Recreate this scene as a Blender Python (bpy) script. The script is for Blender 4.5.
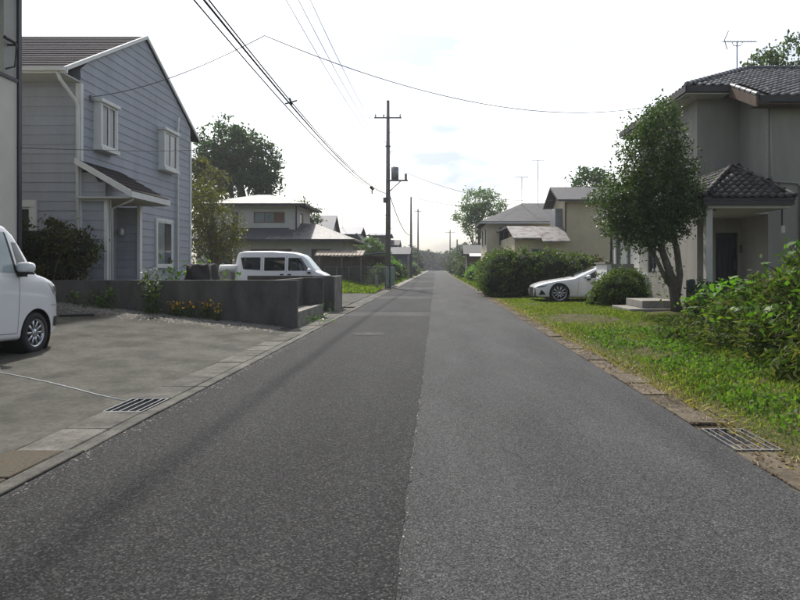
import bpy, bmesh, math, random
import numpy as np
from mathutils import Vector, Matrix
R = math.radians
rng = np.random.default_rng(7)
random.seed(7)
S = bpy.context.scene
for o in list(bpy.data.objects): bpy.data.objects.remove(o)
COL = S.collection

# ------------------------------------------------------------ camera, sky, sun, exposure
cd = bpy.data.cameras.new('camera'); cam = bpy.data.objects.new('camera', cd); COL.objects.link(cam)
cam.location = (0, 0, 1.3); cam.rotation_euler = (R(90), 0, 0)
cd.sensor_width = 36; cd.lens = 28.8; cd.shift_x = -0.045; cd.shift_y = -0.04125
cd.clip_start = 0.05; cd.clip_end = 2000
S.camera = cam
SUN_AZ, SUN_EL = R(-18), R(50)          # azimuth measured from straight ahead (+Y), left negative
W = bpy.data.worlds.new('World'); S.world = W; W.use_nodes = True
nt = W.node_tree; nt.nodes.clear()
def N(t, k, **kw):
    n = t.nodes.new(k)
    for a, b in kw.items():
        if hasattr(n, a): setattr(n, a, b)
        else: n.inputs[a].default_value = b
    return n
sky = N(nt, 'ShaderNodeTexSky', sky_type='NISHITA', sun_disc=False, sun_elevation=SUN_EL, sun_rotation=SUN_AZ,
        air_density=1.0, dust_density=3.5, ozone_density=1.0, altitude=50)
hsv = N(nt, 'ShaderNodeHueSaturation', Saturation=0.55, Value=1.0)
nt.links.new(sky.outputs[0], hsv.inputs['Color'])
tc = N(nt, 'ShaderNodeTexCoord'); mp = N(nt, 'ShaderNodeMapping'); mp.inputs['Scale'].default_value = (1, 1, 3.0); mp.inputs['Location'].default_value = (1.3, 0, 0.4)
nt.links.new(tc.outputs['Generated'], mp.inputs[0])
nz = N(nt, 'ShaderNodeTexNoise', Scale=2.1, Detail=6.0, Roughness=0.55)
nt.links.new(mp.outputs[0], nz.inputs['Vector'])
cr = N(nt, 'ShaderNodeValToRGB'); cr.color_ramp.elements[0].position = .40; cr.color_ramp.elements[1].position = .58
cr.color_ramp.elements[0].color = (.64, .69, .77, 1); cr.color_ramp.elements[1].color = (1.5, 1.48, 1.44, 1)
nt.links.new(nz.outputs['Fac'], cr.inputs[0])
mul = N(nt, 'ShaderNodeMixRGB', blend_type='MULTIPLY', Fac=1.0)
nt.links.new(hsv.outputs[0], mul.inputs[1]); nt.links.new(cr.outputs[0], mul.inputs[2])
bg = N(nt, 'ShaderNodeBackground', Strength=0.15); wo = N(nt, 'ShaderNodeOutputWorld')
nt.links.new(mul.outputs[0], bg.inputs[0]); nt.links.new(bg.outputs[0], wo.inputs[0])
sd = bpy.data.lights.new('sun', 'SUN'); sd.energy = 4.3; sd.angle = R(1.8); sd.color = (1, .955, .88)
sun = bpy.data.objects.new('sun', sd); COL.objects.link(sun)
sdir = Vector((math.sin(SUN_AZ)*math.cos(SUN_EL), math.cos(SUN_AZ)*math.cos(SUN_EL), math.sin(SUN_EL)))
sun.rotation_euler = sdir.to_track_quat('Z', 'Y').to_euler(); sun.location = (0, 0, 40)
S.view_settings.view_transform = 'Standard'; S.view_settings.look = 'None'
S.view_settings.exposure = 0.22; S.view_settings.gamma = 1.0; S.view_settings.use_curve_mapping = False

# ------------------------------------------------------------ materials
MATS = {}
def newmat(name):
    m = bpy.data.materials.new(name); m.use_nodes = True; MATS[name] = m
    t = m.node_tree; b = t.nodes['Principled BSDF']
    return m, t, b
def setc(b, col, rough, spec=.4, metal=0):
    b.inputs['Base Color'].default_value = (*col, 1); b.inputs['Roughness'].default_value = rough
    b.inputs['Specular IOR Level'].default_value = spec; b.inputs['Metallic'].default_value = metal
def M(name, col, rough=.8, var=.2, scale=1.5, bump=0., bscale=40, spec=.4, metal=0, col2=None, thr=None, coat=0, stretch=(1, 1, 1), piece=0, fine=0, fscale=45):
    """procedural surface: two noises vary the colour (weathering), a third one gives fine relief"""
    m, t, b = newmat(name); setc(b, col, rough, spec, metal)
    if coat: b.inputs['Coat Weight'].default_value = coat; b.inputs['Coat Roughness'].default_value = .05
    g = N(t, 'ShaderNodeNewGeometry'); mp = N(t, 'ShaderNodeMapping'); mp.inputs['Scale'].default_value = stretch
    t.links.new(g.outputs['Position'], mp.inputs[0])
    if var:
        n1 = N(t, 'ShaderNodeTexNoise', Scale=scale, Detail=8.0, Roughness=.65)
        t.links.new(mp.outputs[0], n1.inputs['Vector'])
        r = N(t, 'ShaderNodeValToRGB'); e = r.color_ramp.elements
        a, c = thr or (.3, .7)
        e[0].position = a; e[1].position = c
        lo = col2 if col2 else tuple(max(0, x*(1-var)) for x in col); hi = col if col2 else tuple(min(1, x*(1+var)) for x in col)
        e[0].color = (*lo, 1); e[1].color = (*hi, 1)
        t.links.new(n1.outputs['Fac'], r.inputs[0])
        out = r.outputs[0]
        if fine:
            n3 = N(t, 'ShaderNodeTexNoise', Scale=fscale, Detail=6.0, Roughness=.75); t.links.new(g.outputs['Position'], n3.inputs['Vector'])
            m3 = N(t, 'ShaderNodeMapRange'); m3.inputs['From Min'].default_value = .3; m3.inputs['From Max'].default_value = .7
            m3.inputs['To Min'].default_value = 1-fine; m3.inputs['To Max'].default_value = 1+fine; t.links.new(n3.outputs['Fac'], m3.inputs['Value'])
            m4 = N(t, 'ShaderNodeMixRGB', blend_type='MULTIPLY', Fac=1.0); t.links.new(out, m4.inputs[1]); t.links.new(m3.outputs[0], m4.inputs[2]); out = m4.outputs[0]
        if piece:
            oi = N(t, 'ShaderNodeObjectInfo'); mr = N(t, 'ShaderNodeMapRange')
            mr.inputs['To Min'].default_value = 1-piece; mr.inputs['To Max'].default_value = 1+piece
            t.links.new(oi.outputs['Random'], mr.inputs['Value'])
            mx = N(t, 'ShaderNodeMixRGB', blend_type='MULTIPLY', Fac=1.0)
            t.links.new(out, mx.inputs[1]); t.links.new(mr.outputs[0], mx.inputs[2]); out = mx.outputs[0]
        t.links.new(out, b.inputs['Base Color'])
    if bump:
        n2 = N(t, 'ShaderNodeTexNoise', Scale=bscale, Detail=4.0)
        t.links.new(g.outputs['Position'], n2.inputs['Vector'])
        bp = N(t, 'ShaderNodeBump', Strength=bump, Distance=.01)
        t.links.new(n2.outputs['Fac'], bp.inputs['Height']); t.links.new(bp.outputs[0], b.inputs['Normal'])
    return m
def leafmat(name, cols, trans=.35, rough=.5, spec=.3):
    m, t, b = newmat(name); setc(b, cols[0], rough, spec)
    g = N(t, 'ShaderNodeNewGeometry'); r = N(t, 'ShaderNodeValToRGB')
    els = r.color_ramp.elements
    while len(els) < len(cols): els.new(.5)
    for i, c in enumerate(cols): els[i].position = i/(len(cols)-1); els[i].color = (*c, 1)
    t.links.new(g.outputs['Random Per Island'], r.inputs[0]); t.links.new(r.outputs[0], b.inputs['Base Color'])
    tr = N(t, 'ShaderNodeBsdfTranslucent'); br = N(t, 'ShaderNodeMixRGB', blend_type='MULTIPLY', Fac=1.0)
    br.inputs[2].default_value = (1.5, 1.7, .7, 1)
    t.links.new(r.outputs[0], br.inputs[1]); t.links.new(br.outputs[0], tr.inputs[0])
    mx = N(t, 'ShaderNodeMixShader', Fac=trans); o = t.nodes['Material Output']
    t.links.new(b.outputs[0], mx.inputs[1]); t.links.new(tr.outputs[0], mx.inputs[2]); t.links.new(mx.outputs[0], o.inputs[0])
    return m
def asphalt(name, base, fleck, dens, painted_shadow_x=None, fscale=75):
    m, t, b = newmat(name); setc(b, base, .80, .10)
    g = N(t, 'ShaderNodeNewGeometry')
    v = N(t, 'ShaderNodeTexVoronoi', Scale=fscale); t.links.new(g.outputs['Position'], v.inputs['Vector'])
    sx = N(t, 'ShaderNodeSeparateColor'); t.links.new(v.outputs['Color'], sx.inputs[0])
    r = N(t, 'ShaderNodeValToRGB'); e = r.color_ramp.elements
    e[0].position = 0; e[0].color = (*[x*.55 for x in base], 1)
    e[1].position = 1; e[1].color = (*fleck, 1)
    k = e.new(1-dens); k.color = (*[x*1.3 for x in base], 1); e[0].color = (*[x*.3 for x in base], 1)
    t.links.new(sx.outputs[0], r.inputs[0])
    n1 = N(t, 'ShaderNodeTexNoise', Scale=.9, Detail=7.0, Roughness=.6)
    mp = N(t, 'ShaderNodeMapping'); mp.inputs['Scale'].default_value = (1.6, .35, 1)
    t.links.new(g.outputs['Position'], mp.inputs[0]); t.links.new(mp.outputs[0], n1.inputs['Vector'])
    mr = N(t, 'ShaderNodeMapRange'); mr.inputs['From Min'].default_value = .3; mr.inputs['From Max'].default_value = .7
    mr.inputs['To Min'].default_value = .72; mr.inputs['To Max'].default_value = 1.28
    t.links.new(n1.outputs['Fac'], mr.inputs['Value'])
    mx = N(t, 'ShaderNodeMixRGB', blend_type='MULTIPLY', Fac=1.0)
    t.links.new(r.outputs[0], mx.inputs[1]); t.links.new(mr.outputs[0], mx.inputs[2]); out = mx.outputs[0]
    if painted_shadow_x is not None:                                   # overhead cable's shadow painted as a dark band along the lane, off by default
        sp = N(t, 'ShaderNodeSeparateXYZ'); t.links.new(g.outputs['Position'], sp.inputs[0])
        nw = N(t, 'ShaderNodeTexNoise', Scale=.6, Detail=3.0); t.links.new(g.outputs['Position'], nw.inputs['Vector'])
        a = N(t, 'ShaderNodeMath', operation='ADD'); t.links.new(sp.outputs[0], a.inputs[0]); a.inputs[1].default_value = -painted_shadow_x - .12
        w2 = N(t, 'ShaderNodeMath', operation='MULTIPLY_ADD'); t.links.new(nw.outputs['Fac'], w2.inputs[0]); w2.inputs[1].default_value = .25
        t.links.new(a.outputs[0], w2.inputs[2])
        ab = N(t, 'ShaderNodeMath', operation='ABSOLUTE'); t.links.new(w2.outputs[0], ab.inputs[0])
        m2 = N(t, 'ShaderNodeMapRange'); m2.inputs['From Min'].default_value = .05; m2.inputs['From Max'].default_value = .2
        m2.inputs['To Min'].default_value = .78; m2.inputs['To Max'].default_value = 1
        t.links.new(ab.outputs[0], m2.inputs['Value'])
        m3 = N(t, 'ShaderNodeMixRGB', blend_type='MULTIPLY', Fac=1.0)
        t.links.new(out, m3.inputs[1]); t.links.new(m2.outputs[0], m3.inputs[2]); out = m3.outputs[0]
    gt = N(t, 'ShaderNodeMapRange'); gt.inputs['From Min'].default_value = .93; gt.inputs['From Max'].default_value = .97      # sparse chips, specular sparkle painted in as a paler colour
    t.links.new(sx.outputs[1], gt.inputs['Value'])
    ch = N(t, 'ShaderNodeMixRGB', blend_type='MIX'); ch.inputs[2].default_value = (*[x*1.35 for x in fleck], 1)
    t.links.new(gt.outputs[0], ch.inputs[0]); t.links.new(out, ch.inputs[1]); out = ch.outputs[0]
    t.links.new(out, b.inputs['Base Color'])
    bp = N(t, 'ShaderNodeBump', Strength=.35, Distance=.003); t.links.new(v.outputs['Distance'], bp.inputs['Height'])
    t.links.new(bp.outputs[0], b.inputs['Normal'])
    return m

asphalt('asphalt_old', (.043, .0438, .0448), (.088, .0885, .087), .25, fscale=150)
asphalt('asphalt_dark', (.0176, .0180, .0188), (.054, .0542, .0535), .28, fscale=115)
asphalt('asphalt_strip', (.055, .055, .054), (.2, .19, .18), .12)
M('soil', (.06, .045, .027), .95, .45, 2.5, .6, 30, spec=.1)
M('verge_soil', (.085, .07, .037), .95, .5, 3.0, .7, 25, col2=(.035, .045, .013), thr=(.38, .62), spec=.1, fine=.4)
M('field', (.07, .085, .03), .95, .4, .5, .5, 8)
M('concrete_lot', (.078, .076, .064), .9, .4, 1.7, .4, 60, col2=(.034, .033, .026), thr=(.36, .62), spec=.2, stretch=(1.2, .9, 1), fine=.38, fscale=22)
M('concrete_lid', (.098, .094, .083), .9, .5, 3.5, .5, 90, piece=.25, spec=.2, fine=.4)
M('concrete_lid_dirty', (.085, .07, .05), .92, .5, 4, .6, 60, piece=.2, spec=.2, fine=.4)
M('lid_rust', (.070, .056, .036), .9, .4, 9, .5, 60, col2=(.06, .054, .042), thr=(.35, .6), spec=.2, fine=.4)
M('concrete_wall', (.10, .094, .085), .9, .4, 2.5, .4, 60, stretch=(1, 1, .4), spec=.25, fine=.3)
M('concrete_pale', (.22, .21, .185), .9, .35, 3, .4, 60, spec=.25, fine=.3)
M('galvanised', (.13, .135, .14), .6, .3, 8, metal=.4, spec=.3)
M('grate_dark', (.02, .02, .02), .8, .2)
M('siding', (.342, .356, .392), .7, .10, 1.0, .1, 30, piece=.035, spec=.3, stretch=(2.2, 2.2, .35), fine=.05, fscale=12)
M('trim_white', (.66, .66, .63), .55, .08, 3)
M('soffit', (.50, .50, .46), .7, .08, 3)
M('shingle_dark', (.042, .038, .043), .9, .35, 6, .5, 80, piece=.2, spec=.12)
M('shingle_porch', (.022, .018, .019), .92, .35, 6, .5, 80, piece=.2, spec=.1)
M('glass_dark', (.035, .042, .05), .06, .2, .7, spec=.6)
M('glass_pale', (.20, .24, .24), .1, .3, .8, spec=.6)
M('curtain', (.45, .45, .42), .8, .2, 3)
M('cream_wall', (.56, .54, .47), .8, .10, 1.2, .2, 80)
M('dark_trim', (.02, .02, .035), .5, .2)
M('post_grey', (.30, .30, .27), .6, .1)
M('stucco', (.30, .288, .25), .92, .25, .8, .7, 70, col2=(.225, .216, .186), thr=(.30, .6), stretch=(1.6, 1.6, .3), fine=.12, fscale=25)
M('stucco_light', (.47, .46, .41), .9, .15, 1.1, .4, 70)
M('tile', (.15, .15, .15), .5, .4, 5, .3, 60, spec=.4, piece=.4)
M('tile_ridge', (.09, .09, .093), .45, .3, 5, .3, 60, spec=.55)
M('tile_porch', (.035, .031, .03), .6, .6, 6, .3, 60, piece=.5, spec=.3)
M('fascia_brown', (.10, .065, .045), .8, .3, 6)
M('fascia_dark', (.045, .042, .042), .7, .2, 4)
M('eave_cream', (.40, .39, .34), .8, .1, 3)
M('door_dark', (.018, .022, .02), .3, .3, 4)
M('beige_wall', (.47, .415, .29), .9, .14, .8, .2, 40, spec=.2)
M('beige_light', (.56, .51, .39), .9, .12, .8, .2, 40, spec=.2)
M('roof_slate', (.075, .075, .08), .7, .3, 2.2, .4, 14, stretch=(1, 3, 3), spec=.2)
M('roof_rust', (.20, .19, .185), .6, .4, 2.3, .2, 20, col2=(.07, .042, .032), thr=(.36, .52), spec=.25)
M('roof_pale', (.17, .165, .16), .6, .35, 3.5, .4, 18, col2=(.075, .07, .065), thr=(.38, .62), spec=.25, fine=.4, fscale=8)
M('roof_bluegrey', (.06, .07, .10), .6, .2, 1)
M('wall_dim', (.44, .43, .40), .9, .15, 1)
M('wall_brown', (.10, .08, .065), .9, .3, 3)
M('wood_frame', (.16, .10, .06), .7, .2, 4)
M('shutter_brown', (.14, .085, .055), .8, .2, 5)
M('metal_grey', (.22, .23, .24), .5, .2, 4, metal=.4)
M('pole', (.175, .155, .15), .75, .2, 3, .2, 30)
M('cable', (.012, .012, .013), .6, 0)
M('cable_grey', (.12, .12, .13), .6, 0)
M('car_white', (.74, .74, .74), .22, .02, 2, coat=.6)
M('car_white_soft', (.78, .78, .78), .28, .02, 2, coat=.5)
M('car_glass', (.012, .016, .018), .04, .1, 2, spec=.7)
M('car_glass_light', (.30, .36, .36), .06, .1, 2, spec=.7)
M('rubber', (.015, .015, .016), .75, .2, 20)
M('black_plastic', (.012, .012, .013), .5, .1, 5)
M('alloy', (.45, .46, .48), .25, .1, 9, metal=.8)
M('lamp_glass', (.55, .57, .60), .08, .2, 20, spec=.7, metal=.3)
M('chrome', (.6, .6, .62), .12, .05, metal=1)
M('rope_white', (.5, .5, .48), .9, .2, 20)
M('bark', (.12, .095, .07), .95, .35, 6, .8, 40, stretch=(1, 1, .3))
M('bark_grey', (.11, .10, .078), .95, .5, 9, 1.0, 25, stretch=(1, 1, .3), fine=.4)
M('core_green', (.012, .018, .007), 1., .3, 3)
M('fence_green', (.045, .10, .07), .6, .1, 5)
M('green_panel', (.05, .13, .11), .6, .2, 3)
M('rock_dark', (.04, .037, .034), .95, .4, 4, .8, 20)
M('roof_wood', (.30, .25, .20), .8, .3, 3)
M('white_plain', (.72, .72, .70), .6, .08, 4)
M('black_sheet', (.02, .021, .02), .5, .3, 6)
M('pebble', (.17, .16, .14), .9, .5, 40, spec=.2)
M('straw', (.40, .32, .16), .9, .3, 20)
leafmat('leaf_tree', [(.022, .045, .014), (.042, .076, .02), (.062, .10, .028), (.095, .13, .045)], .32, .45, .35)
leafmat('leaf_dark', [(.022, .050, .016), (.042, .082, .024), (.066, .11, .034)], .32)
leafmat('leaf_olive', [(.05, .062, .016), (.09, .092, .024), (.12, .105, .028)], .35)
leafmat('leaf_pale', [(.07, .12, .05), (.10, .16, .07), (.14, .19, .10)], .35)
leafmat('leaf_hedge', [(.028, .052, .014), (.050, .085, .021), (.078, .118, .030), (.12, .145, .042)], .32, .6, .2)
leafmat('leaf_bright', [(.05, .12, .012), (.085, .18, .02), (.12, .22, .03)], .4, .35, .5)
leafmat('leaf_big', [(.045, .12, .014), (.07, .155, .02), (.10, .19, .035)], .45, .5, .25)
leafmat('leaf_bamboo', [(.030, .058, .011), (.052, .085, .016), (.085, .11, .026), (.12, .11, .045)], .4, .65, .15)
leafmat('leaf_red', [(.05, .040, .016), (.065, .062, .018), (.05, .078, .02), (.11, .068, .025)], .32)
leafmat('grass', [(.060, .105, .015), (.095, .145, .022), (.13, .175, .034), (.18, .18, .055)], .5, .6, .2)
leafmat('grass_dry', [(.22, .19, .07), (.30, .24, .11), (.16, .17, .05)], .3)
leafmat('weed', [(.042, .095, .014), (.068, .132, .021), (.10, .165, .034)], .5, .6, .2)
leafmat('petal_white', [(.5, .5, .47), (.62, .62, .58)], 0)
leafmat('petal_orange', [(.5, .25, .02), (.55, .36, .04), (.45, .16, .01)], 0)

# ------------------------------------------------------------ geometry helpers
class MB:
    def __init__(s): s.v = []; s.f = []; s.st = []
    def add(s, vs, fs):
        s.st.append((len(s.v), len(s.f))); o = len(s.v); s.v += [tuple(p) for p in vs]; s.f += [tuple(i+o for i in f) for f in fs]; return s
    def box(s, x0, x1, y0, y1, z0, z1):
        return s.hexa([(x0, y0, z0), (x1, y0, z0), (x1, y1, z0), (x0, y1, z0), (x0, y0, z1), (x1, y0, z1), (x1, y1, z1), (x0, y1, z1)])
    def hexa(s, p):
        return s.add(p, [(0, 3, 2, 1), (4, 5, 6, 7), (0, 1, 5, 4), (1, 2, 6, 5), (2, 3, 7, 6), (3, 0, 4, 7)])
    def obox(s, p0, ud, u0, u1, d0, d1, z0, z1):
        n = (ud[1], -ud[0])
        def P(u, d, z): return (p0[0]+ud[0]*u+n[0]*d, p0[1]+ud[1]*u+n[1]*d, z)
        return s.hexa([P(u0, d1, z0), P(u1, d1, z0), P(u1, d0, z0), P(u0, d0, z0), P(u0, d1, z1), P(u1, d1, z1), P(u1, d0, z1), P(u0, d0, z1)])
    def slab(s, quad, th):
        """quad of 4 points (top face, ccw from above) with thickness th downwards"""
        q = [Vector(p) for p in quad]; lo = [p-Vector((0, 0, th)) for p in q]
        return s.hexa(lo+q)
    def poly(s, pts, th):
        n = len(pts); q = [Vector(p) for p in pts]; lo = [p-Vector((0, 0, th)) for p in q]
        return s.add(q+lo, [tuple(range(n)), tuple(range(2*n-1, n-1, -1))]+[(i, n+i, n+(i+1) % n, (i+1) % n) for i in range(n)])
    def tube(s, pts, r, n=8, cap=True):
        pts = [Vector(p) for p in pts]; rs = r if hasattr(r, '__len__') else [r]*len(pts)
        rings = []; ref = Vector((0.31, .17, .93))
        for i, p in enumerate(pts):
            d = (pts[min(i+1, len(pts)-1)]-pts[max(i-1, 0)]).normalized()
            a = d.cross(ref)
            if a.length < 1e-3: a = d.cross(Vector((1, 0, 0)))
            a.normalize(); b = d.cross(a)
            rings.append([p+(a*math.cos(2*math.pi*k/n)+b*math.sin(2*math.pi*k/n))*rs[i] for k in range(n)])
        vs = [v for g in rings for v in g]
        fs = [(i*n+k, i*n+(k+1) % n, (i+1)*n+(k+1) % n, (i+1)*n+k) for i in range(len(pts)-1) for k in range(n)]
        if cap: fs += [tuple(range(n-1, -1, -1)), tuple((len(pts)-1)*n+k for k in range(n))]
        return s.add(vs, fs)
    def wall(s, p0, ud, Wd, z0, z1, holes=(), depth=.14):
        us = sorted({0, Wd, *[h[0] for h in holes], *[h[1] for h in holes]}); zs = sorted({z0, z1, *[h[2] for h in holes], *[h[3] for h in holes]})
        n = (ud[1], -ud[0])
        def P(u, d, z): return (p0[0]+ud[0]*u+n[0]*d, p0[1]+ud[1]*u+n[1]*d, z)
        for a, b in zip(us, us[1:]):
            for c, d in zip(zs, zs[1:]):
                um, zm = (a+b)/2, (c+d)/2
                if any(h[0] < um < h[1] and h[2] < zm < h[3] for h in holes): continue
                s.add([P(a, 0, c), P(b, 0, c), P(b, 0, d), P(a, 0, d)], [(0, 1, 2, 3)])
        for h in holes:
            a, b, c, d = h[:4]; e = -depth
            s.add([P(a, 0, c), P(b, 0, c), P(b, 0, d), P(a, 0, d), P(a, e, c), P(b, e, c), P(b, e, d), P(a, e, d)],
                  [(0, 4, 5, 1), (1, 5, 6, 2), (2, 6, 7, 3), (3, 7, 4, 0)])
        return s
    def grid(s, fn, nu, nv):
        vs = [fn(i/nu, j/nv) for j in range(nv+1) for i in range(nu+1)]
        return s.add(vs, [(j*(nu+1)+i, j*(nu+1)+i+1, (j+1)*(nu+1)+i+1, (j+1)*(nu+1)+i) for j in range(nv) for i in range(nu)])
    def mesh(s, name, smooth=False):
        me = bpy.data.meshes.new(name); me.from_pydata(s.v, [], s.f); me.update()
        if smooth: me.polygons.foreach_set('use_smooth', [True]*len(me.polygons))
        return me
    def each(s, name, m, parent=None, smooth=False, bevel=0, local=False):
        """every piece added becomes an object of its own"""
        out = []; st = s.st+[(len(s.v), len(s.f))]
        for (a, c), (b, d) in zip(st, st[1:]):
            q = MB(); q.v = s.v[a:b]; q.f = [tuple(i-a for i in f) for f in s.f[c:d]]; out.append(q.build(name, m, parent, smooth, bevel, local))
        return out
    def build(s, name, m, parent=None, smooth=False, bevel=0, local=False):
        return link(name, s.mesh(name, smooth), m, parent, bevel, local)
def link(name, me, m, parent=None, bevel=0, local=False):
    if m and not me.materials: me.materials.append(MATS[m])
    o = bpy.data.objects.new(name, me); COL.objects.link(o)
    if parent is not None:
        o.parent = parent
        if not local and parent.type == 'EMPTY': o.location = -parent.location      # vertices stay in world metres
    if bevel:
        b = o.modifiers.new('bevel', 'BEVEL'); b.width = bevel; b.segments = 2; b.limit_method = 'ANGLE'
    return o
def thing(name, label, cat, loc=(0, 0, 0), group=None, rz=0):
    o = bpy.data.objects.new(name, None); COL.objects.link(o); o.location = loc; o.rotation_euler = (0, 0, rz); o.empty_display_size = .2
    return tag(o, label, cat, group)
def tag(o, label, cat, group=None):
    o['label'] = label; o['category'] = cat
    if group: o['group'] = group
    return o
def struct(o): o['kind'] = 'structure'; return o
def stuff(o, label=None, cat=None):
    o['kind'] = 'stuff'
    if label: o['label'] = label; o['category'] = cat
    return o
def npmesh(name, V, F, k):
    me = bpy.data.meshes.new(name); n = len(F)
    me.vertices.add(len(V)); me.vertices.foreach_set('co', np.ascontiguousarray(V, np.float32).ravel())
    me.loops.add(n*k); me.loops.foreach_set('vertex_index', np.ascontiguousarray(F, np.int32).ravel())
    me.polygons.add(n); me.polygons.foreach_set('loop_start', np.arange(0, n*k, k, dtype=np.int32))
    me.update(calc_edges=True); me.validate(); return me
def unit(a): return a/np.maximum(np.linalg.norm(a, axis=1, keepdims=True), 1e-6)
def leaves(name, P, size, m, parent=None, aspect=.5, up=0., droop=0., jit=.4, fold=.18, dirs=None):
    n = len(P); d = unit(rng.normal(size=(n, 3)) if dirs is None else dirs+rng.normal(size=(n, 3))*.35)
    d[:, 2] += up - droop; d = unit(d)
    s = unit(np.cross(d, rng.normal(size=(n, 3)))); nn = np.cross(d, s)
    z = (size*(1+jit*(rng.random(n)*2-1)))[:, None]
    a = P-d*z*.5; c = P+d*z*.5; mid = P-d*z*.08+nn*z*fold
    V = np.stack([a, mid+s*z*aspect*.5-nn*z*fold*2*.5, c, mid-s*z*aspect*.5-nn*z*fold*.2], 1).reshape(-1, 3)
    F = np.arange(n*4).reshape(-1, 4)
    return link(name, npmesh(name, V, F, 4), m, parent)
def crown_points(blobs, clumps, per, cr, shell=.62, flat=.8):
    """leaf positions in clumps spread over the outer part of overlapping ellipsoids"""
    vols = np.array([b[3]*b[4]*b[5] for b in blobs])**.67; C = []
    for b, k in zip(blobs, np.maximum(3, (clumps*vols/vols.sum()).astype(int))):
        q = unit(rng.normal(size=(k, 3))); r = shell+(1-shell)*rng.random(k)**.6
        C.append(np.array(b[:3])+q*r[:, None]*np.array(b[3:6]))
    C = np.concatenate(C); k = len(C)
    rad = cr*(.6+.8*rng.random(k))
    P = C[:, None, :]+rng.normal(size=(k, per, 3))*rad[:, None, None]*np.array([.55, .55, .55*flat])
    return P.reshape(-1, 3), C
def limb(a, b, sag=.0, n=5, wob=.08):
    a, b = Vector(a), Vector(b); L = (b-a).length; out = []
    for i in range(n+1):
        t = i/n; p = a.lerp(b, t)
        if 0 < i < n: p += Vector(rng.normal(size=3))*wob*L*.35
        p.z += sag*4*t*(1-t); out.append(p)
    return out
def tree(name, label, base, blobs, clumps, per, cr, leaf, lm, bark='bark', r0=.12, top=None, cat='tree', group=None, aspect=.5, nlimb=10, shell=.62, crown='crown', core=False, wob=.08):
    t = thing(name, label, cat, base, group); base = Vector(base)
    P, C = crown_points(blobs, clumps, per, cr, shell)
    P = P[P[:, 2] > base.z+.03]
    leaves(crown, P, leaf, lm, t, aspect)
    top = Vector(top) if top else Vector(np.mean([b[:3] for b in blobs], axis=0))
    mb = MB(); n = 7; tr = limb(base-Vector((0, 0, .05)), top, 0, n, wob)
    mb.tube(tr, [r0*(1.35-.95*(i/n)**.8) if i else r0*1.7 for i in range(n+1)], 9)
    for i in rng.choice(len(C), min(nlimb, len(C)), replace=False):
        k = rng.integers(2, n); a = tr[k]
        mb.tube(limb(a, C[i], .05, 4), [r0*.5, r0*.4, r0*.3, r0*.2, r0*.1], 6)
    mb.build('trunk', bark, t, True)
    return t
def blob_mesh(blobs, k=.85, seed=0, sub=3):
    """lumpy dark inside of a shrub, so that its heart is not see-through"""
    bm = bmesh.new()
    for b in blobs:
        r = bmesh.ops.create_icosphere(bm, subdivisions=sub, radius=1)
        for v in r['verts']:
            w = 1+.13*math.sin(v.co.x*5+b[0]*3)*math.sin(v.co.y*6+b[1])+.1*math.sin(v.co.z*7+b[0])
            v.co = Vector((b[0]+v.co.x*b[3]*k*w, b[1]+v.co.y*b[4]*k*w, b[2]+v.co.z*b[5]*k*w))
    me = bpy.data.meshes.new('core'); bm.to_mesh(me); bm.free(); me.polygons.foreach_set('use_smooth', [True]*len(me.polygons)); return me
def window(parent, p0, ud, u0, u1, z0, z1, fr='trim_white', gl='glass_dark', rec=-.07, fw=.05, cols=2, rows=1, proud=.05, sill=0, name='window', gls=None):
    """frame at depth rec..rec+proud; each pane is a sub-part"""
    mb = MB(); a, b = rec, rec+proud
    mb.obox(p0, ud, u0, u0+fw, a, b, z0, z1); mb.obox(p0, ud, u1-fw, u1, a, b, z0, z1)
    mb.obox(p0, ud, u0+fw, u1-fw, a, b, z1-fw, z1); mb.obox(p0, ud, u0+fw, u1-fw, a, b, z0, z0+fw)
    for i in range(1, cols):
        u = u0+fw+(u1-u0-2*fw)*i/cols; mb.obox(p0, ud, u-fw*.4, u+fw*.4, a, b-.004, z0+fw, z1-fw)
    for j in range(1, rows):
        z = z0+fw+(z1-z0-2*fw)*j/rows; mb.obox(p0, ud, u0+fw, u1-fw, a, b-.008, z-fw*.35, z+fw*.35)
    if sill: mb.obox(p0, ud, u0-.03, u1+.03, a, b+sill, z0-.05, z0)
    w = mb.build(name, fr, parent)
    for i in range(cols):
        q = MB(); s = (u1-u0-2*fw)/cols
        q.obox(p0, ud, u0+fw+s*i+.002, u0+fw+s*(i+1)-.002, a+.008, a+.02, z0+fw, z1-fw)
        q.build('pane', gls[i] if gls else gl, w)
    return w

M('pipe_dark', (.012, .02, .02), .5, .2, 5)
M('litter', (.075, .05, .026), .95, .5, 60, spec=.1)
M('patch_worn', (.045, .045, .044), .9, .4, 14, .3, 90, spec=.2, fine=.4, fscale=80)
M('alloy_dark', (.2, .2, .21), .35, .1, 9, metal=.7)

# ------------------------------------------------------------ ground, road, gutters
def lot_z(x, y):
    s = .05+.06*min(1, max(0, (y-8.8)/4.7)); return .004+max(0, -2.97-x if x > -8.2 else 5.23)*s
struct(MB().box(-260, 260, -60, 420, -1.0, -.03).build('ground', 'field'))
struct(MB().box(-2.46, 2.10, -8, 262, -.03, 0).build('road', 'asphalt_old'))
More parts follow.
